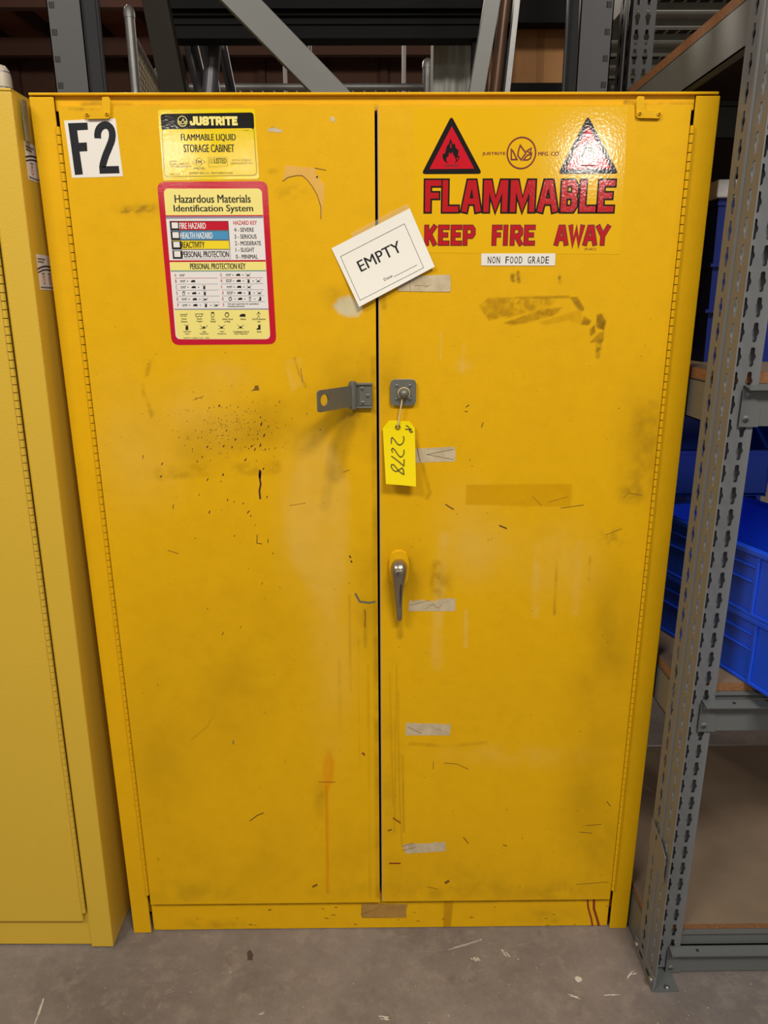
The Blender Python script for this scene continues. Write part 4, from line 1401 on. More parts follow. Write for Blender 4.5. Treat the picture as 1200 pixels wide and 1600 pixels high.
for st in [[(962, 668), (968, 700), (955, 735), (930, 752), (905, 740), (880, 705), (858, 680), (848, 690), (850, 722), (846, 740)],
           [(966, 795), (968, 830), (950, 860), (930, 862), (908, 838), (880, 795), (860, 780), (850, 795), (862, 822)],
           [(968, 884), (968, 912), (966, 948), (930, 916), (890, 884), (848, 854)],
           [(967, 1030), (962, 985), (950, 965), (925, 980), (900, 1000), (870, 990), (846, 955), (850, 935), (870, 935), (895, 965), (925, 1000), (967, 1030)],
           [(986, 566), (1010, 582), (1030, 612), (1050, 630)], [(978, 602), (1010, 604), (1040, 600)], [(1050, 630), (1030, 634), (1018, 618), (1020, 600)]]:
    taglines(st, 1.25)
h.build('card', tg, solid=.0005)
h = MB()
ex, ez = P(621.5, 667, tag_y_at(667) - .002)
h.tube([(ex + .0037 * math.cos(t), tag_y_at(667) - .0022, ez + .0037 * math.sin(t)) for t in np.linspace(0, 2 * math.pi, 17)], .0011, mat('brass_eyelet', srgb(150, 124, 60), .35, .7), 6, False)
h.build('eyelet', tg)
h = MB()
kx, kz = x0 + .001, z0 - .001
pa = [(kx + .010 * math.cos(t), -.0125, kz + .0100 * math.sin(t)) for t in np.linspace(math.radians(235), math.radians(-55), 14)]
h.tube(pa, .0008, string_m, 6)
sx_, sz_ = P(627, 631, -.013)
for s in (-1, 1):
    pts = []
    for k in range(25):
        t = k / 24
        q = P(628.5 + (621.5 - 628.5) * t, 624 + (667 - 624) * t, -.0145)
        pts.append((q[0] + s * .0009 * math.cos(t * 34), -.0145 + .003 * t + s * .0009 * math.sin(t * 34), q[1]))
    h.tube(pts, .0009, string_m, 6)
h.build('string', tg)

# =================================================================== NEIGHBOURING CABINET (leans a little towards the marked one)
LX, LY = -.5785, -.036
lc = root('safety_cabinet', 'clean lemon yellow cabinet cut off by the frame edge, beside the F2 cabinet', 'cabinet', (LX, LY, 0.0))
W2 = 1.09
b = MB()
b.box(LX - W2, LX - W2 + .004, LY + .004, LY + .46, 0.004, 1.650, yellow_new)
b.box(LX - .004, LX, LY + .004, LY + .46, 0.004, 1.650, yellow_new)
b.box(LX - W2 + .004, LX - .004, LY + .456, LY + .46, 0.004, 1.650, yellow_new)
b.box(LX - W2 + .004, LX - .004, LY + .03, LY + .035, .07, 1.64, gap_black)
b.build('body', lc)
b = MB()
b.box(LX - W2, LX, LY - .001, LY + .46, 1.648, 1.652, yellow_new)
b.build('top_panel', lc, bevel=.0012)
for xa, xb in ((LX - .047, LX), (LX - W2, LX - W2 + .047)):
    b = MB()
    b.box(xa, xb, LY, LY + .0038, .002, 1.648, yellow_new)
    b.build('corner_post', lc, bevel=.002)
b = MB()
b.box(LX - W2 + .047, LX - .047, LY + .006, LY + .03, 1.632, 1.648, yellow_new)
b.build('top_rail', lc)
b = MB()
b.box(LX - W2 + .047, LX - .047, LY + .007, LY + .03, .003, .085, yellow_new)
b.build('bottom_rail', lc)
for xa, xb in ((LX - W2 / 2 + .0035, LX - .056), (LX - W2 + .056, LX - W2 / 2 - .0035)):
    b = MB()
    b.box(xa, xb, LY - .003, LY + .028, .072, 1.635, yellow_new)
    b.build('door', lc, bevel=.003)
hinge(lc, LX - .0515, .098, 1.60, LY - .0035, yellow_new, r=.0042)
hinge(lc, LX - W2 + .0515, .098, 1.60, LY - .0035, yellow_new, r=.0042)
# white label tags on its side, half hidden in the slot between the cabinets
txt_grey = mat('small_grey_print', srgb(120, 116, 112), .5)
swoosh = mat('dark_swoosh_print', srgb(52, 52, 66), .4)
logo_red = mat('logo_red_print', srgb(206, 66, 52), .4)
for zc, y0, two, lab in ((1.556, LY + .022, False, 'upper white label with one red mark'), (1.387, LY + .018, True, 'lower white label with two red marks')):
    p = Print(0, X=lambda a, c, lift: (LX + .0004 + lift, a, c))
    hw, hh = .070, .028
    p.poly([p.X(y0, zc - hh, 0), p.X(y0 + hw, zc - hh, 0), p.X(y0 + hw, zc + hh, 0), p.X(y0, zc + hh, 0)], white)
    for k, (u0, u1, v) in enumerate([(.004, .032, .021), (.004, .026, .0165), (.014, .024, -.002), (.004, .060, -.024)] + ([(.036, .046, -.002)] if two else [])):
        p.met([(y0 + u0, zc + v - .0012), (y0 + u1, zc + v - .0012), (y0 + u1, zc + v + .0012), (y0 + u0, zc + v + .0012)], txt_grey, 2)
    for v, wd in ((.0085, .0026), (.003, .0022)):
        for q in ribbon2([(y0 + t * hw, zc + v - .008 + .010 * math.sin(.4 + t * 2.2)) for t in np.linspace(0, 1, 12)], wd, cap=False):
            p.met(q, swoosh, 2)
    for k in range(2 if two else 1):
        cx = y0 + .019 + k * .022
        for q in ribbon2([(cx + .0042 * math.cos(t), zc - .012 + .0065 * math.sin(t)) for t in np.linspace(.6, 5.8, 16)], .0013, cap=False):
            p.met(q, logo_red, 2)
        for q in ribbon2([(cx + .004, zc - .014), (cx, zc - .010), (cx + .002, zc - .006)], .0016, cap=False):
            p.met(q, logo_red, 2)
    p.build('side_label', lc)['label'] = lab
lc.rotation_euler = (0, math.radians(.78), 0)

# bent steel strip in the slot between the two cabinets
b = MB()
st = [at(37, 156, 0, -.5512), at(39.5, 188, 0, -.5508), at(45, 222, 0, -.5490)]
for a, c in zip(st[:-1], st[1:]):
    d = Vector(c) - Vector(a)
    b.obox((Vector(a) + Vector(c)) / 2, d * .5, (.0010, 0, 0), (0, .007, 0), hasp_grey)
st0 = Vector(st[2])
o = b.build('shim_strip', None, origin=(st0.x, st0.y, st0.z))
tag(o, 'bent dark steel strip wedged upright in the slot between the two yellow cabinets', 'strip')

# =================================================================== GREY SHELVING RACK AT THE CABINET'S SIDE
RX = .5495
rk = root('shelving_rack', 'grey steel shelving rack with keyhole-slotted post and particle board shelves, beside the F2 cabinet', 'rack', (RX, -.107, 0))


def keyhole(hw, hh):
    """right half outline of a keyhole slot, from bottom to top, centre (0, 0)"""
    return [(0, -hh), (hw * .36, -hh * .97), (hw * .56, -hh * .84), (hw * .58, -hh * .42), (hw * .96, -hh * .12), (hw, hh * .02), (hw * .94, hh * .14), (hw * .60, hh * .42), (hw * .58, hh * .86), (hw * .38, hh * .97), (0, hh)]


def slotted(mb, u0, u1, centres, z0, z1, pitch, hw, hh, zoff, to3, mt):
    """flat strip u0..u1 pierced by columns of keyholes"""
    edges = [u0] + [(a + c) / 2 for a, c in zip(centres[:-1], centres[1:])] + [u1]
    z = z0
    k = 0
    while z < z1 - 1e-6:
        zt = min(z + pitch, z1)
        for ci, c in enumerate(centres):
            a, b_ = edges[ci], edges[ci + 1]
            if zt - z < pitch * .99:
                mb.poly([to3(a, z), to3(b_, z), to3(b_, zt), to3(a, zt)], mt)
                continue
            zc = z + pitch / 2
            kh = [(c + du, zc + dz) for du, dz in keyhole(hw, hh)]
            kl = [(c - du, zc + dz) for du, dz in keyhole(hw, hh)]
            mb.poly([to3(*q) for q in [(c, z), (b_, z), (b_, zt), (c, zt)] + kh[::-1]], mt)
            mb.poly([to3(*q) for q in [(c, zt), (a, zt), (a, z), (c, z)] + kl], mt)
        z = zt
    return mb


def rack_post(y_front, sgn, mt):
    """one post: a side strip with two keyhole columns and a rib, and the face that carries the beams"""
    m_ = MB()
    f = lambda a: y_front + sgn * a
    ZT = 2.55
    slotted(m_, f(0), f(.044), [f(.022)], .012, ZT, .0381, .0058, .0150, 0, lambda a, z: (RX, a, z), mt)
    slotted(m_, f(.056), f(.094), [f(.072)], .012, ZT, .0381, .0058, .0150, 0, lambda a, z: (RX, a, z), mt)
    yb = f(.047)
    slotted(m_, RX + .0015, RX + .064, [RX + .024, RX + .047], .012, ZT, .0381, .0062, .0153, 0, lambda a, z: (a, yb, z), mt)
    if sgn > 0:
        m_.poly([(RX + .0015, yb + sgn * .011, .012), (RX + .064, yb + sgn * .011, .012), (RX + .064, yb + sgn * .011, ZT), (RX + .0015, yb + sgn * .011, ZT)], mt)
    o = m_.build('post', rk, solid=.0022)
    m2 = MB()
    pts = [(f(.044), 0), (f(.046), -.0035), (f(.050), -.0045), (f(.054), -.0035), (f(.056), 0)]
    m2.prism([(RX + dx, a, .0) for a, dx in pts], (0, 0, ZT), mt)
    o2 = m2.build('post_rib', o)
    return o


pf = rack_post(-.154, 1, steel_grey)
pr = rack_post(.580, -1, post_shade)
# foot plate, bolts and splice plate
b = MB()
b.box(RX, RX + .050, -.1545, -.060, .0, .003, steel_beam)
b.build('foot_plate', rk)
b = MB()
yA, yB = -.1545, -.050
b.obox((RX - .0025, (yA + yB) / 2, .018), (.0016, 0, 0), (0, (yB - yA) / 2, 0), (0, 0, .0165), steel_grey)
for y, z in ((-.125, .018), (-.085, .020)):
    b.obox((RX - .0043, y, z), (.0003, 0, 0), (0, .009, 0), (0, 0, .0042), gap_black)
b.build('base_strip', rk, bevel=.0008)
for y in (-.143, -.060):
    b = MB()
    b.lathe((RX - .0041, y, .020), (-1, 0, 0), [(0, .007), (.003, .0066), (.0045, .004), (.005, .001)], zinc, 14)
    b.build('bolt', rk)
b = MB()
b.lathe((RX + .028, -.148, .003), (0, 0, 1), [(0, .006), (.004, .0055), (.006, .003)], zinc, 12)
b.build('bolt', rk)
b = MB()
b.prism([(RX - .0058, y, z) for y, z in [(-.066, .345), (-.120, .330), (-.142, .315), (-.142, .255), (-.098, .275), (-.066, .285)]], (.0015, 0, 0), steel_grey)
b.box(RX - .0063, RX - .0058, -.096, -.092, .318, .328, gap_black)
b.build('splice_plate', rk)

SHELF = [(.100, .112, .004, .068, .068), (.648, .664, .573, .636, .630), (1.208, 1.226, 1.140, 1.206, 1.205), (1.767, 1.785, 1.700, 1.765, 1.765)]
for k, (zb, zt, b0, b1, lip) in enumerate(SHELF):
    # board
    m_ = MB()
    x0b, x1b, y0b, y1b = RX + .0035, RX + 1.20, -.098, .515
    m_.box(x0b, x1b, y0b, y1b, zb, zt, chip)
    m_.poly([(x0b, y0b, zb - .0003), (x1b, y0b, zb - .0003), (x1b, y1b, zb - .0003), (x0b, y1b, zb - .0003)], chip_under_shade)
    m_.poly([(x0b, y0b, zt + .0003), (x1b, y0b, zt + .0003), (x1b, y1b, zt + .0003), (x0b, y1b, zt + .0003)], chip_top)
    # boards are notched round the post
    m_.v = [(max(q[0], RX + .0025), q[1], q[2]) for q in m_.v]
    m_.build('shelf_board', rk)
    # side beam in the plane of the post
    m_ = MB()
    m_.box(RX + .0012, RX + .0032, -.062 if k else -.06, .50, b0, zb - .001, steel_beam)
    m_.box(RX + .0012, RX + .030, -.060, .50, zb - .0025, zb - .0005, steel_beam)
    m_.box(RX + .0012, RX + .020, -.060, .50, b0, b0 + .002, steel_beam)
    m_.build('side_beam', rk)
    # front beam: deep face, forward ledge, set-back strip under the board
    for yb, s, nm in ((-.1085, -1, 'front_beam'), (.540, 1, 'rear_beam')):
        m_ = MB()
        xa = RX + .040
        m_.box(xa, RX + 1.2, *sorted((yb, yb + s * .0024)), b0, b1, steel_beam)
        m_.prism([(xa, yb, b1), (xa, yb + s * .021, b1 - .003), (xa, yb + s * .021, b1 - .006), (xa, yb, b1 - .003)], (1.16, 0, 0), steel_beam)
        m_.box(xa + .02, RX + 1.2, *sorted((yb - s * .006, yb - s * .0085)), b1 - .002, zb - .0005, steel_beam)
        m_.box(xa + .02, RX + 1.2, *sorted((yb, yb - s * .030)), zb - .003, zb - .0008, steel_beam)
        bo = m_.build(nm, rk)
        if s < 0:
            m2 = MB()
            m2.prism([(xa - .002, yb - .0042, z) if False else (xx, yb - .0042, z) for xx, z in [(xa - .002, b0 - .001), (xa + .030, b0 - .001), (xa + .030, b0 + .030), (xa + .010, b1 - .006), (xa - .002, b1 - .006)]], (0, .0018, 0), steel_beam)
            bk = m2.build('beam_bracket', bo)
            for zz in (b0 + .012, b1 - .016):
                m3 = MB()
                m3.lathe((xa + .008, yb - .0042, zz), (0, -1, 0), [(0, .0058), (.0016, .0054), (.0024, .0042), (.0016, .0026), (.0012, .001)], steel_grey, 16)
                m3.build('rivet', bo)
            m3 = MB()
            m3.lathe((xa + .055, yb - .010, b1 - .0014), (0, -.14, 1), [(0, .0032), (.0006, .0030)], gap_black, 10)
            m3.build('ledge_hole', bo)
# dark back sheet behind the upper bay
b = MB()
b.box(RX + .004, RX + 1.2, .560, .566, 1.25, 1.765, hardboard)
b.build('back_sheet', rk)


# =================================================================== BINS ON THE RACK
def bin_mesh(W, D, H, mt, t=.004):
    """hopper-front stacking bin; local x to the right, y to the rear, front left bottom corner at the origin"""
    m_ = MB()
    hf = H * .55
    prof = [(0, .012), (.012, 0), (D, 0), (D, H), (D * .20, H), (D * .03, hf), (-.004, hf)]
    for x in (0, W - t):
        m_.prism([(x, y, z) for y, z in prof], (t, 0, 0), mt)
    m_.box(t, W - t, .006, D - .002, 0.001, t, mt)
    m_.box(t, W - t, D - t, D, 0, H, mt)
    m_.box(t, W - t, -.003, t, .010, hf, mt)
    # rims
    m_.box(-.006, t, D * .20, D, H - .010, H, mt)
    m_.box(W - t, W + .006, D * .20, D, H - .010, H, mt)
    m_.box(-.006, W + .006, D - .002, D + .010, H - .010, H, mt)
    m_.box(-.006, W + .006, -.010, t, hf - .010, hf, mt)
    for x0_, x1_ in ((-.006, 0), (W, W + .006)):
        m_.prism([(x0_, D * .20, H), (x0_, D * .20, H - .010), (x0_, D * .03, hf - .010), (x0_, D * .03, hf)], (x1_ - x0_, 0, 0), mt)
    # ledges and upright rib moulded into the sides, base skirt
    for xs, d in ((0, -1), (W, 1)):
        a = sorted((xs, xs + d * .004))
        for zz in (H * .73, H * .50):
            m_.box(a[0], a[1], D * .34, D * .98, zz, zz + .004, mt)
        m_.box(a[0], a[1], D * .33, D * .345, .004, H - .010, mt)
        m_.box(a[0], a[1], .004, D, .0, .007, mt)
    return m_


YAW = math.radians(-12)


def place_bin(name, label, x, y, z, W, D, H, mt, yaw, group=None):
    o = bin_mesh(W, D, H, mt).build(name, None, origin=(0, 0, 0), bevel=.0012, seg=1)
    o.location = (x, y, z)
    o.rotation_euler = (0, 0, yaw)
    tag(o, label, 'bin', group)
    return o


G = 'blue bins on the shelf'
# front stack of two, set askew with the fronts over the shelf edge
place_bin('stacking_bin', 'blue plastic bin at the bottom of the stack, sitting askew on the shelf board', .7205, -.255, .6648, .26, .47, .128, blue_bin, math.radians(17), G)
place_bin('stacking_bin', 'blue plastic bin stacked second, on the lowest askew blue bin', .7150, -.242, .7932, .26, .47, .122, blue_bin, math.radians(17), G)
# taller bins behind
place_bin('stacking_bin', 'tall blue bin behind the two askew bins, under the middle shelf', .600, .335, .6648, .30, .17, .235, blue_bin, 0, G)
place_bin('stacking_bin', 'topmost blue bin just under the middle shelf board, behind the post', .600, .335, .9003, .30, .17, .205, blue_bin, 0, G)

tt = root('storage_tote', 'large dark blue tote with a translucent white lid on the shelf behind the post', 'tote', (.607, .10, 1.2265))
b = MB()
X0, X1, Y0, Y1, Z0, Z1 = .607, .98, .100, .46, 1.2266, 1.512
b.prism([(X0 + .012, Y0 + .012, Z0), (X1 - .012, Y0 + .012, Z0), (X1 - .012, Y1 - .012, Z0), (X0 + .012, Y1 - .012, Z0)], (0, 0, .004), blue_tote)
for pa_, pb_ in (((X0, Y0), (X1, Y0)), ((X1, Y0), (X1, Y1)), ((X1, Y1), (X0, Y1)), ((X0, Y1), (X0, Y0))):
    ins = lambda q: (q[0] + (.012 if q[0] == X0 else -.012), q[1] + (.012 if q[1] == Y0 else -.012))
    a, c = ins(pa_), ins(pb_)
    b.add([(*a, Z0), (*c, Z0), (*pb_, Z1), (*pa_, Z1)], [(0, 1, 2, 3)], blue_tote)
for zz in (Z0 + .09, Z0 + .17, Z1 - .012):
    b.box(X0 - .002, X1 + .002, Y0 - .002, Y1 + .002, zz, zz + .006, blue_tote)
for yy in (.16, .24, .32):
    b.box(X0 - .003, X0 + .006, yy, yy + .012, Z0 + .02, Z1 - .012, blue_tote)
for xx in (.64, .70, .76, .82):
    b.box(xx, xx + .012, Y0 - .003, Y0 + .006, Z0 + .02, Z1 - .012, blue_tote)
b.build('body', tt)
b = MB()
b.box(X0 - .008, X1 + .008, Y0 - .008, Y1 + .008, Z1, Z1 + .030, lid_w)
for zz in (.008, .024):
    b.obox((X0 + .018, Y0 - .009, Z1 + zz), (.007, 0, 0), (0, .003, 0), (0, 0, .004), lid_w)
b.build('lid', tt, bevel=.004)
b = MB()
b.box(X0 + .10, X0 + .24, Y0 + .05, Y0 + .2, Z1 + .0302, Z1 + .05, mat('red_box', srgb(150, 40, 50), .5))
tag(b.build('small_carton', None, origin=(X0 + .17, Y0 + .1, Z1 + .0302)), 'small red carton lying on the white tote lid', 'carton')

# =================================================================== PALLET RACK FRAME BEHIND THE CABINET
pk = root('pallet_rack', 'grey pallet rack end frame with slotted columns and diagonal braces behind the F2 cabinet', 'rack', (-.66, .5, 0))


def column(xo, xi):
    """C column: slotted front flange, outer web, rear flange; open towards the middle of the frame"""
    s = 1 if xi > xo else -1
    m_ = MB()
    Z1_ = 2.9
    y0_, y1_ = .500, .585
    lo = lambda a, c: (min(a, c), max(a, c))
    m_.box(*lo(xo, xi), y0_, y0_ + .0025, 0, Z1_, rack_grey)
    m_.box(*lo(xo, xo + s * .0025), y0_, y1_, 0, Z1_, rack_grey)
    m_.box(*lo(xo, xi + s * .012), y1_ - .0025, y1_, 0, Z1_, rack_grey)
    m_.box(*lo(xi - s * .0025, xi), y0_, y0_ + .016, 0, Z1_, rack_grey)
    m_.box(*lo(xi + s * .0095, xi + s * .012), y1_ - .016, y1_, 0, Z1_, rack_grey)
    m_.box(*lo(xo - s * .02, xi + s * .03), y0_ - .02, y1_ + .02, 0, .006, rack_grey)
    z = .12
    cx = xo + s * .011
    while z < 2.85:
        m_.box(cx - .0055, cx + .0055, y0_ - .0006, y0_ - .0001, z - .006, z + .006, gap_black)
        for dx in (-.0012, .0028):
            m_.box(cx + dx - .0006, cx + dx + .0006, y0_ - .0009, y0_ - .0006, z - .0055, z + .0055, rack_grey)
        z += .0508
    return m_.build('column', pk, bevel=.0006, seg=1)


column(-.700, -.627)
column(.511, .440)


def brace(p0, p1, wd, y, mt, dep=.030, nm='brace'):
    a, c = Vector((p0[0], y, p0[1])), Vector((p1[0], y, p1[1]))
    d = (c - a).normalized()
    nrm = Vector((d.z, 0, -d.x))
    m_ = MB()
    e = d * (c - a).length / 2
    mid = (a + c) / 2
    m_.obox(mid, e, nrm * wd / 2, (0, .0013, 0), mt)
    for s in (-1, 1):
        m_.obox(mid + nrm * s * (wd / 2 - .0013) + Vector((0, dep / 2, 0)), e, nrm * .0013, (0, dep / 2, 0), mt)
    return m_.build(nm, pk, bevel=.001, seg=1)


def ext(a, b_, t0, t1):
    return (a[0] + (b_[0] - a[0]) * t0, a[1] + (b_[1] - a[1]) * t0), (a[0] + (b_[0] - a[0]) * t1, a[1] + (b_[1] - a[1]) * t1)


YB = .525
q0, q1 = P(241, 0, YB), P(270, 145, YB)
brace(*ext(q0, q1, -2.6, 6.0), .054, YB, olive_steel)
q0, q1 = P(377, 0, YB), P(518, 145, YB)
brace(*ext(q0, q1, -1.6, 3.0), .060, YB, steel_beam)
q0, q1 = P(770, 0, YB), P(745, 145, YB)
brace(*ext(q0, q1, -2.6, 6.0), .034, YB, steel_beam)

# brown tube leaning beside the right column
b = MB()
q0, q1 = P(794, -40, .60), P(774, 145, .60)
e0, e1 = ext(q0, q1, -.3, 9.3)
b.tube([(e0[0], .60, e0[1]), (e1[0], .60, max(e1[1], .004))], .013, rusty_brown, 16)
o = b.build('steel_tube', None, origin=(e1[0], .60, 0.004))
tag(o, 'scratched brown steel tube standing next to the right-hand frame brace', 'tube')
b = MB()
q0, q1 = P(812, -40, .65), P(793, 145, .65)
e0, e1 = ext(q0, q1, -.3, 9.6)
b.obox(((e0[0] + e1[0]) / 2, .650, (e0[1] + max(e1[1], .0)) / 2), ((e0[0] - e1[0]) / 2, 0, (e0[1] - max(e1[1], 0)) / 2), (.006, 0, 0), (0, .015, 0), galv)
o = b.build('steel_bar', None, origin=(e1[0], .650, 0.0))
tag(o, 'bright grey flat steel bar standing upright behind the brown tube', 'bar')

# =================================================================== BEYOND THE FRAME
# heavy dark beam with ribbed top
db = root('rack_beam', 'heavy dark steel beam with ribbed upper edge crossing above the cabinet', 'beam', (-.17, 1.6, 2.229))
z0b = P(500, 62, 1.6)[1]
z1b = P(500, 20, 1.6)[1]
xa, xb = P(240, 30, 1.6)[0], P(762, 30, 1.6)[0]
b = MB()
b.box(xa, xb, 1.60, 1.66, z0b, z1b, dark_steel)
b.box(xa, xb, 1.585, 1.60, z0b, z0b + .012, dark_steel)
b.box(xa, xb, 1.585, 1.60, z1b - .012, z1b, dark_steel)
b.box(xa, xb, 1.592, 1.60, z0b + .045, z0b + .05, dark_steel)
b.build('girder', db)
b = MB()
b.box(xa, xb, 1.56, 1.70, z1b, z1b + .14, dark_steel)
k = 0
x = xa
while x < xb - .03:
    b.lathe((x + .018, 1.56, z1b + .05), (0, -1, 0), [(0, .016), (.006, .012), (.008, .004)], dark_steel, 10)
    b.lathe((x + .034, 1.56, z1b + .10), (0, -1, 0), [(0, .016), (.006, .012), (.008, .004)], dark_steel, 10)
    x += .036
b.build('ribbed_deck', db)
for xx in (xa + .01, xb - .05):
    b = MB()
    b.box(xx, xx + .04, 1.605, 1.65, 0, z0b, dark_steel)
    b.build('leg', db)

# shelf beam and brown carton at the right
z0c = P(840, 33, 1.0)[1]
b = MB()
b.box(.34, .66, 1.02, 1.06, z0c, z0c + .10, dark_steel)
b.box(.34, .66, 1.01, 1.02, z0c, z0c + .01, dark_steel)
b.box(.34, .38, 1.06, 1.10, 0, z0c + .10, dark_steel)
b.box(.62, .66, 1.06, 1.10, 0, z0c + .10, dark_steel)
zs = P(840, 131, 1.0)[1]
b.box(.34, .66, .99, 1.36, zs - .05, zs, dark_steel)
tag(b.build('utility_shelf', None, origin=(.5, 1.06, 0)), 'dark steel shelf holding the brown carton beside the right frame column', 'shelf')
b = MB()
b.box(.365, .600, 1.10, 1.34, zs + .0005, z0c + .08, cardboard)
b.box(.470, .490, 1.0985, 1.10, zs + .02, z0c + .06, mat('carton_seam', srgb(140, 98, 56), .8))
tag(b.build('carton', None, origin=(.48, 1.2, zs)), 'brown cardboard carton on the dark shelf beside the right frame column', 'carton')

# pale wrapped panel
b = MB()
xa_, xb_ = P(677, 100, 1.8)[0], P(744, 100, 1.8)[0]
n = 24
front = []
for i in range(n + 1):
    t = i / n
    front.append((xa_ + (xb_ - xa_) * t, 1.80 + .006 * math.sin(t * 13) + .003 * math.sin(t * 31 + 1), 0))
b.prism(front + [(xb_, 1.95, 0), (xa_, 1.95, 0)], (0, 0, 2.6), plastic_wrap, False)
tag(b.build('wrapped_panel', None, origin=(xa_, 1.85, 0)), 'pale grey plastic-wrapped panel standing upright under the dark beam', 'panel')

# leaning tubes
TB = [((272, 62), (290, 145), .018, 1.80), ((296, 62), (316, 145), .029, 1.88), ((322, 62), (334, 145), .028, 1.97), ((334, 62), (328, 145), .029, 1.76), ((345, 62), (362, 145), .020, 2.06)]
TL_ = ['thinnest grey steel tube, first of the leaning tubes beside the olive brace', 'thick grey tube leaning second from the olive brace', 'grey tube leaning behind the crossing one',
       'grey tube crossing in front of the others with an opposite lean', 'slim grey tube at the far side of the leaning bundle']
for (a, c, r, y), lab in zip(TB, TL_):
    q0, q1 = P(*a, y), P(*c, y)
    t1 = (q0[1] - .004) / (q0[1] - q1[1])
    e0, e1 = ext(q0, q1, -2.0, t1)
    # keep the foot within reach: straighten the lean
    b = MB()
    b.tube([(e0[0], y, e0[1]), (q0[0], y, q0[1]), (q1[0], y, q1[1]), (e1[0], y, .002)], r, galv_dark, 16)
    tag(b.build('steel_tube', None, origin=(e1[0], y, .002)), lab, 'tube', 'leaning steel tubes')

# bollard-like post behind the neighbouring cabinet
b = MB()
px_, pz_ = P(1, 104, .62)
b.tube([(px_, .62, 0), (px_, .62, pz_ - .012)], .019, galv, 18)
b.lathe((px_, .62, pz_ - .045), (0, 0, 1), [(0, .0205), (.022, .0205), (.036, .018), (.046, .010), (.049, .001)], mat('pale_post_cap', srgb(196, 186, 168), .45), 18)
tag(b.build('fence_post', None, origin=(px_, .62, 0)), 'capped grey pipe post standing behind the clean lemon cabinet', 'post')

# chain-link fence enclosure
fn = root('chain_link_fence', 'galvanised chain-link fence turning a corner beyond the racks', 'fence', (-.974, 2.0, 0))
FZ = 2.44
A = at(203, 33, 2, FZ - .03)
Bq = at(247, 118, 2, FZ - .03)
Cq = at(668, 118, 2, FZ - .03)
A, Bq, Cq = [Vector((q[0], q[1], 0)) for q in (A, Bq, Cq)]


def fpost(q, r, top):
    b = MB()
    b.tube([(q.x, q.y, 0), (q.x, q.y, top)], r, galv, 14)
    b.lathe((q.x, q.y, top - .02), (0, 0, 1), [(0, r * 1.12), (.02, r * 1.12), (.034, r * .9), (.044, r * .4), (.046, .001)], galv, 14)
    return b.build('post', fn)


fpost(A, .0195, FZ)
fpost(Bq, .017, FZ - .02)
fpost(Cq, .024, FZ + .02)
for u, v in ((A, Bq), (Bq, Cq)):
    b = MB()
    b.tube([(u.x, u.y, FZ - .08), (v.x, v.y, FZ - .08)], .0165, galv, 12)
    b.build('top_rail', fn)
    L = (v - u).length
    d = (v - u).normalized()
    b = MB()
    pt, zt_, z_lo = .055, FZ - .09, .9
    Hh = zt_ - z_lo
    nn = int((L + Hh) / pt) + 1
    for sgn in (1, -1):
        for k in range(-int(Hh / pt) - 1, nn):
            s0 = k * pt
            a0, a1 = s0, s0 + Hh
            z_a, z_b = (z_lo, zt_) if sgn > 0 else (zt_, z_lo)
            t0 = max(0, -a0 / Hh) if a0 < 0 else 0
            t1 = min(1, (L - a0) / Hh)
            if t1 - t0 < .01:
                continue
            pa_ = u + d * (a0 + Hh * t0) + Vector((0, 0, z_a + (z_b - z_a) * t0))
            pb_ = u + d * (a0 + Hh * t1) + Vector((0, 0, z_a + (z_b - z_a) * t1))
            off = Vector((-d.y, d.x, 0)) * .003 * sgn
            b.tube([pa_ + off, pb_ + off], .0022, mesh_wire, 4, False)
    b.build('wire_mesh', fn)

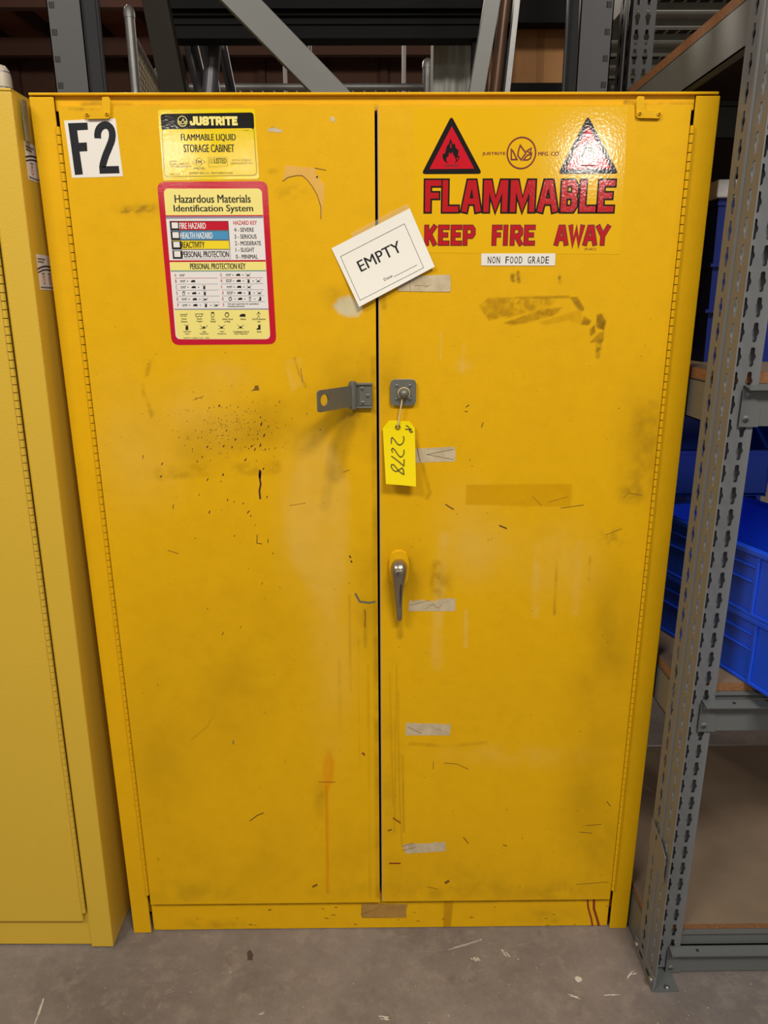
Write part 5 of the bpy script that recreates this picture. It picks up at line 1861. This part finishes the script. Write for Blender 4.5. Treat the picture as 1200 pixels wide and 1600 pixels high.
# thin conduits far back
for (px1, y, lab) in [(631, 5.0, 'thin pale conduit hanging straight down under the dark beam, nearer the wrapped panel'), (445, 5.0, 'thin pale conduit standing behind the slanted grey brace'),
                      (563 - 78, 6.0, 'thin brown-grey conduit rising close behind the slanted brace end')]:
    x_, z_ = P(px1, 100, y)
    b = MB()
    b.tube([(x_, y, 0), (x_, y, 6.0)], .016, conduit_m if px1 != 485 else galv, 8)
    tag(b.build('conduit_pipe', None, origin=(x_, y, 0)), lab, 'pipe')
b = MB()
for y, z in ((9.0, 5.2),):
    b.tube([(-8.9, y, z), (8.9, y, z)], .025, joist_m, 8)
tag(b.build('ceiling_pipe', None, origin=(0, 9, 5.2)), 'thin dark pipe running across the brown roof space in the distance', 'pipe')

# neighbouring rack beyond, seen from below at the upper right
nr = root('deck_rack', 'tall dark rack with punched steel deck overhead, beyond the particle board shelf', 'rack', (.72, 1.0, 0))
b = MB()
slotted(b, 1.800, 1.838, [1.819], 0, 3.2, .0381, .0050, .0130, 0, lambda a, z: (a, 1.0, z), dark_steel)
slotted(b, 1.0, 1.04, [1.02], 0, 3.2, .0381, .0050, .0130, 0, lambda a, z: (1.800, a, z), dark_steel)
b.build('post', nr, solid=.0025)
b = MB()
b.box(.700, .742, 3.0, 3.06, 0, 3.2, dark_steel)
b.build('post', nr)
ZD = 2.36
for (x_, nm) in ((.80, 'deck_beam'),):
    b = MB()
    b.box(x_, x_ + .05, .62, 3.0, ZD - .11, ZD, steel_beam)
    b.build(nm, nr)
b = MB()
b.box(.70, 1.9, 1.00, 1.05, ZD + .01, ZD + .10, dark_steel)
b.build('cross_beam', nr)
b = MB()
b.box(.70, 1.9, 3.00, 3.05, ZD - .11, ZD + .0, dark_steel)
b.build('cross_beam', nr)
y = .62
while y < 2.95:
    b = MB()
    b.box(.85, 1.9, y, y + .115, ZD - .012, ZD - .009, plastic_wrap)
    b.box(.85, 1.9, y, y + .004, ZD - .03, ZD - .009, plastic_wrap)
    b.box(.85, 1.9, y + .111, y + .115, ZD - .03, ZD - .009, plastic_wrap)
    if int(y / .15) % 2 == 0:
        x_ = .90
        while x_ < 1.85:
            b.box(x_, x_ + .034, y + .018, y + .097, ZD - .0128, ZD - .0121, gap_black)
            x_ += .046
    b.build('deck_plank', nr)
    y += .15
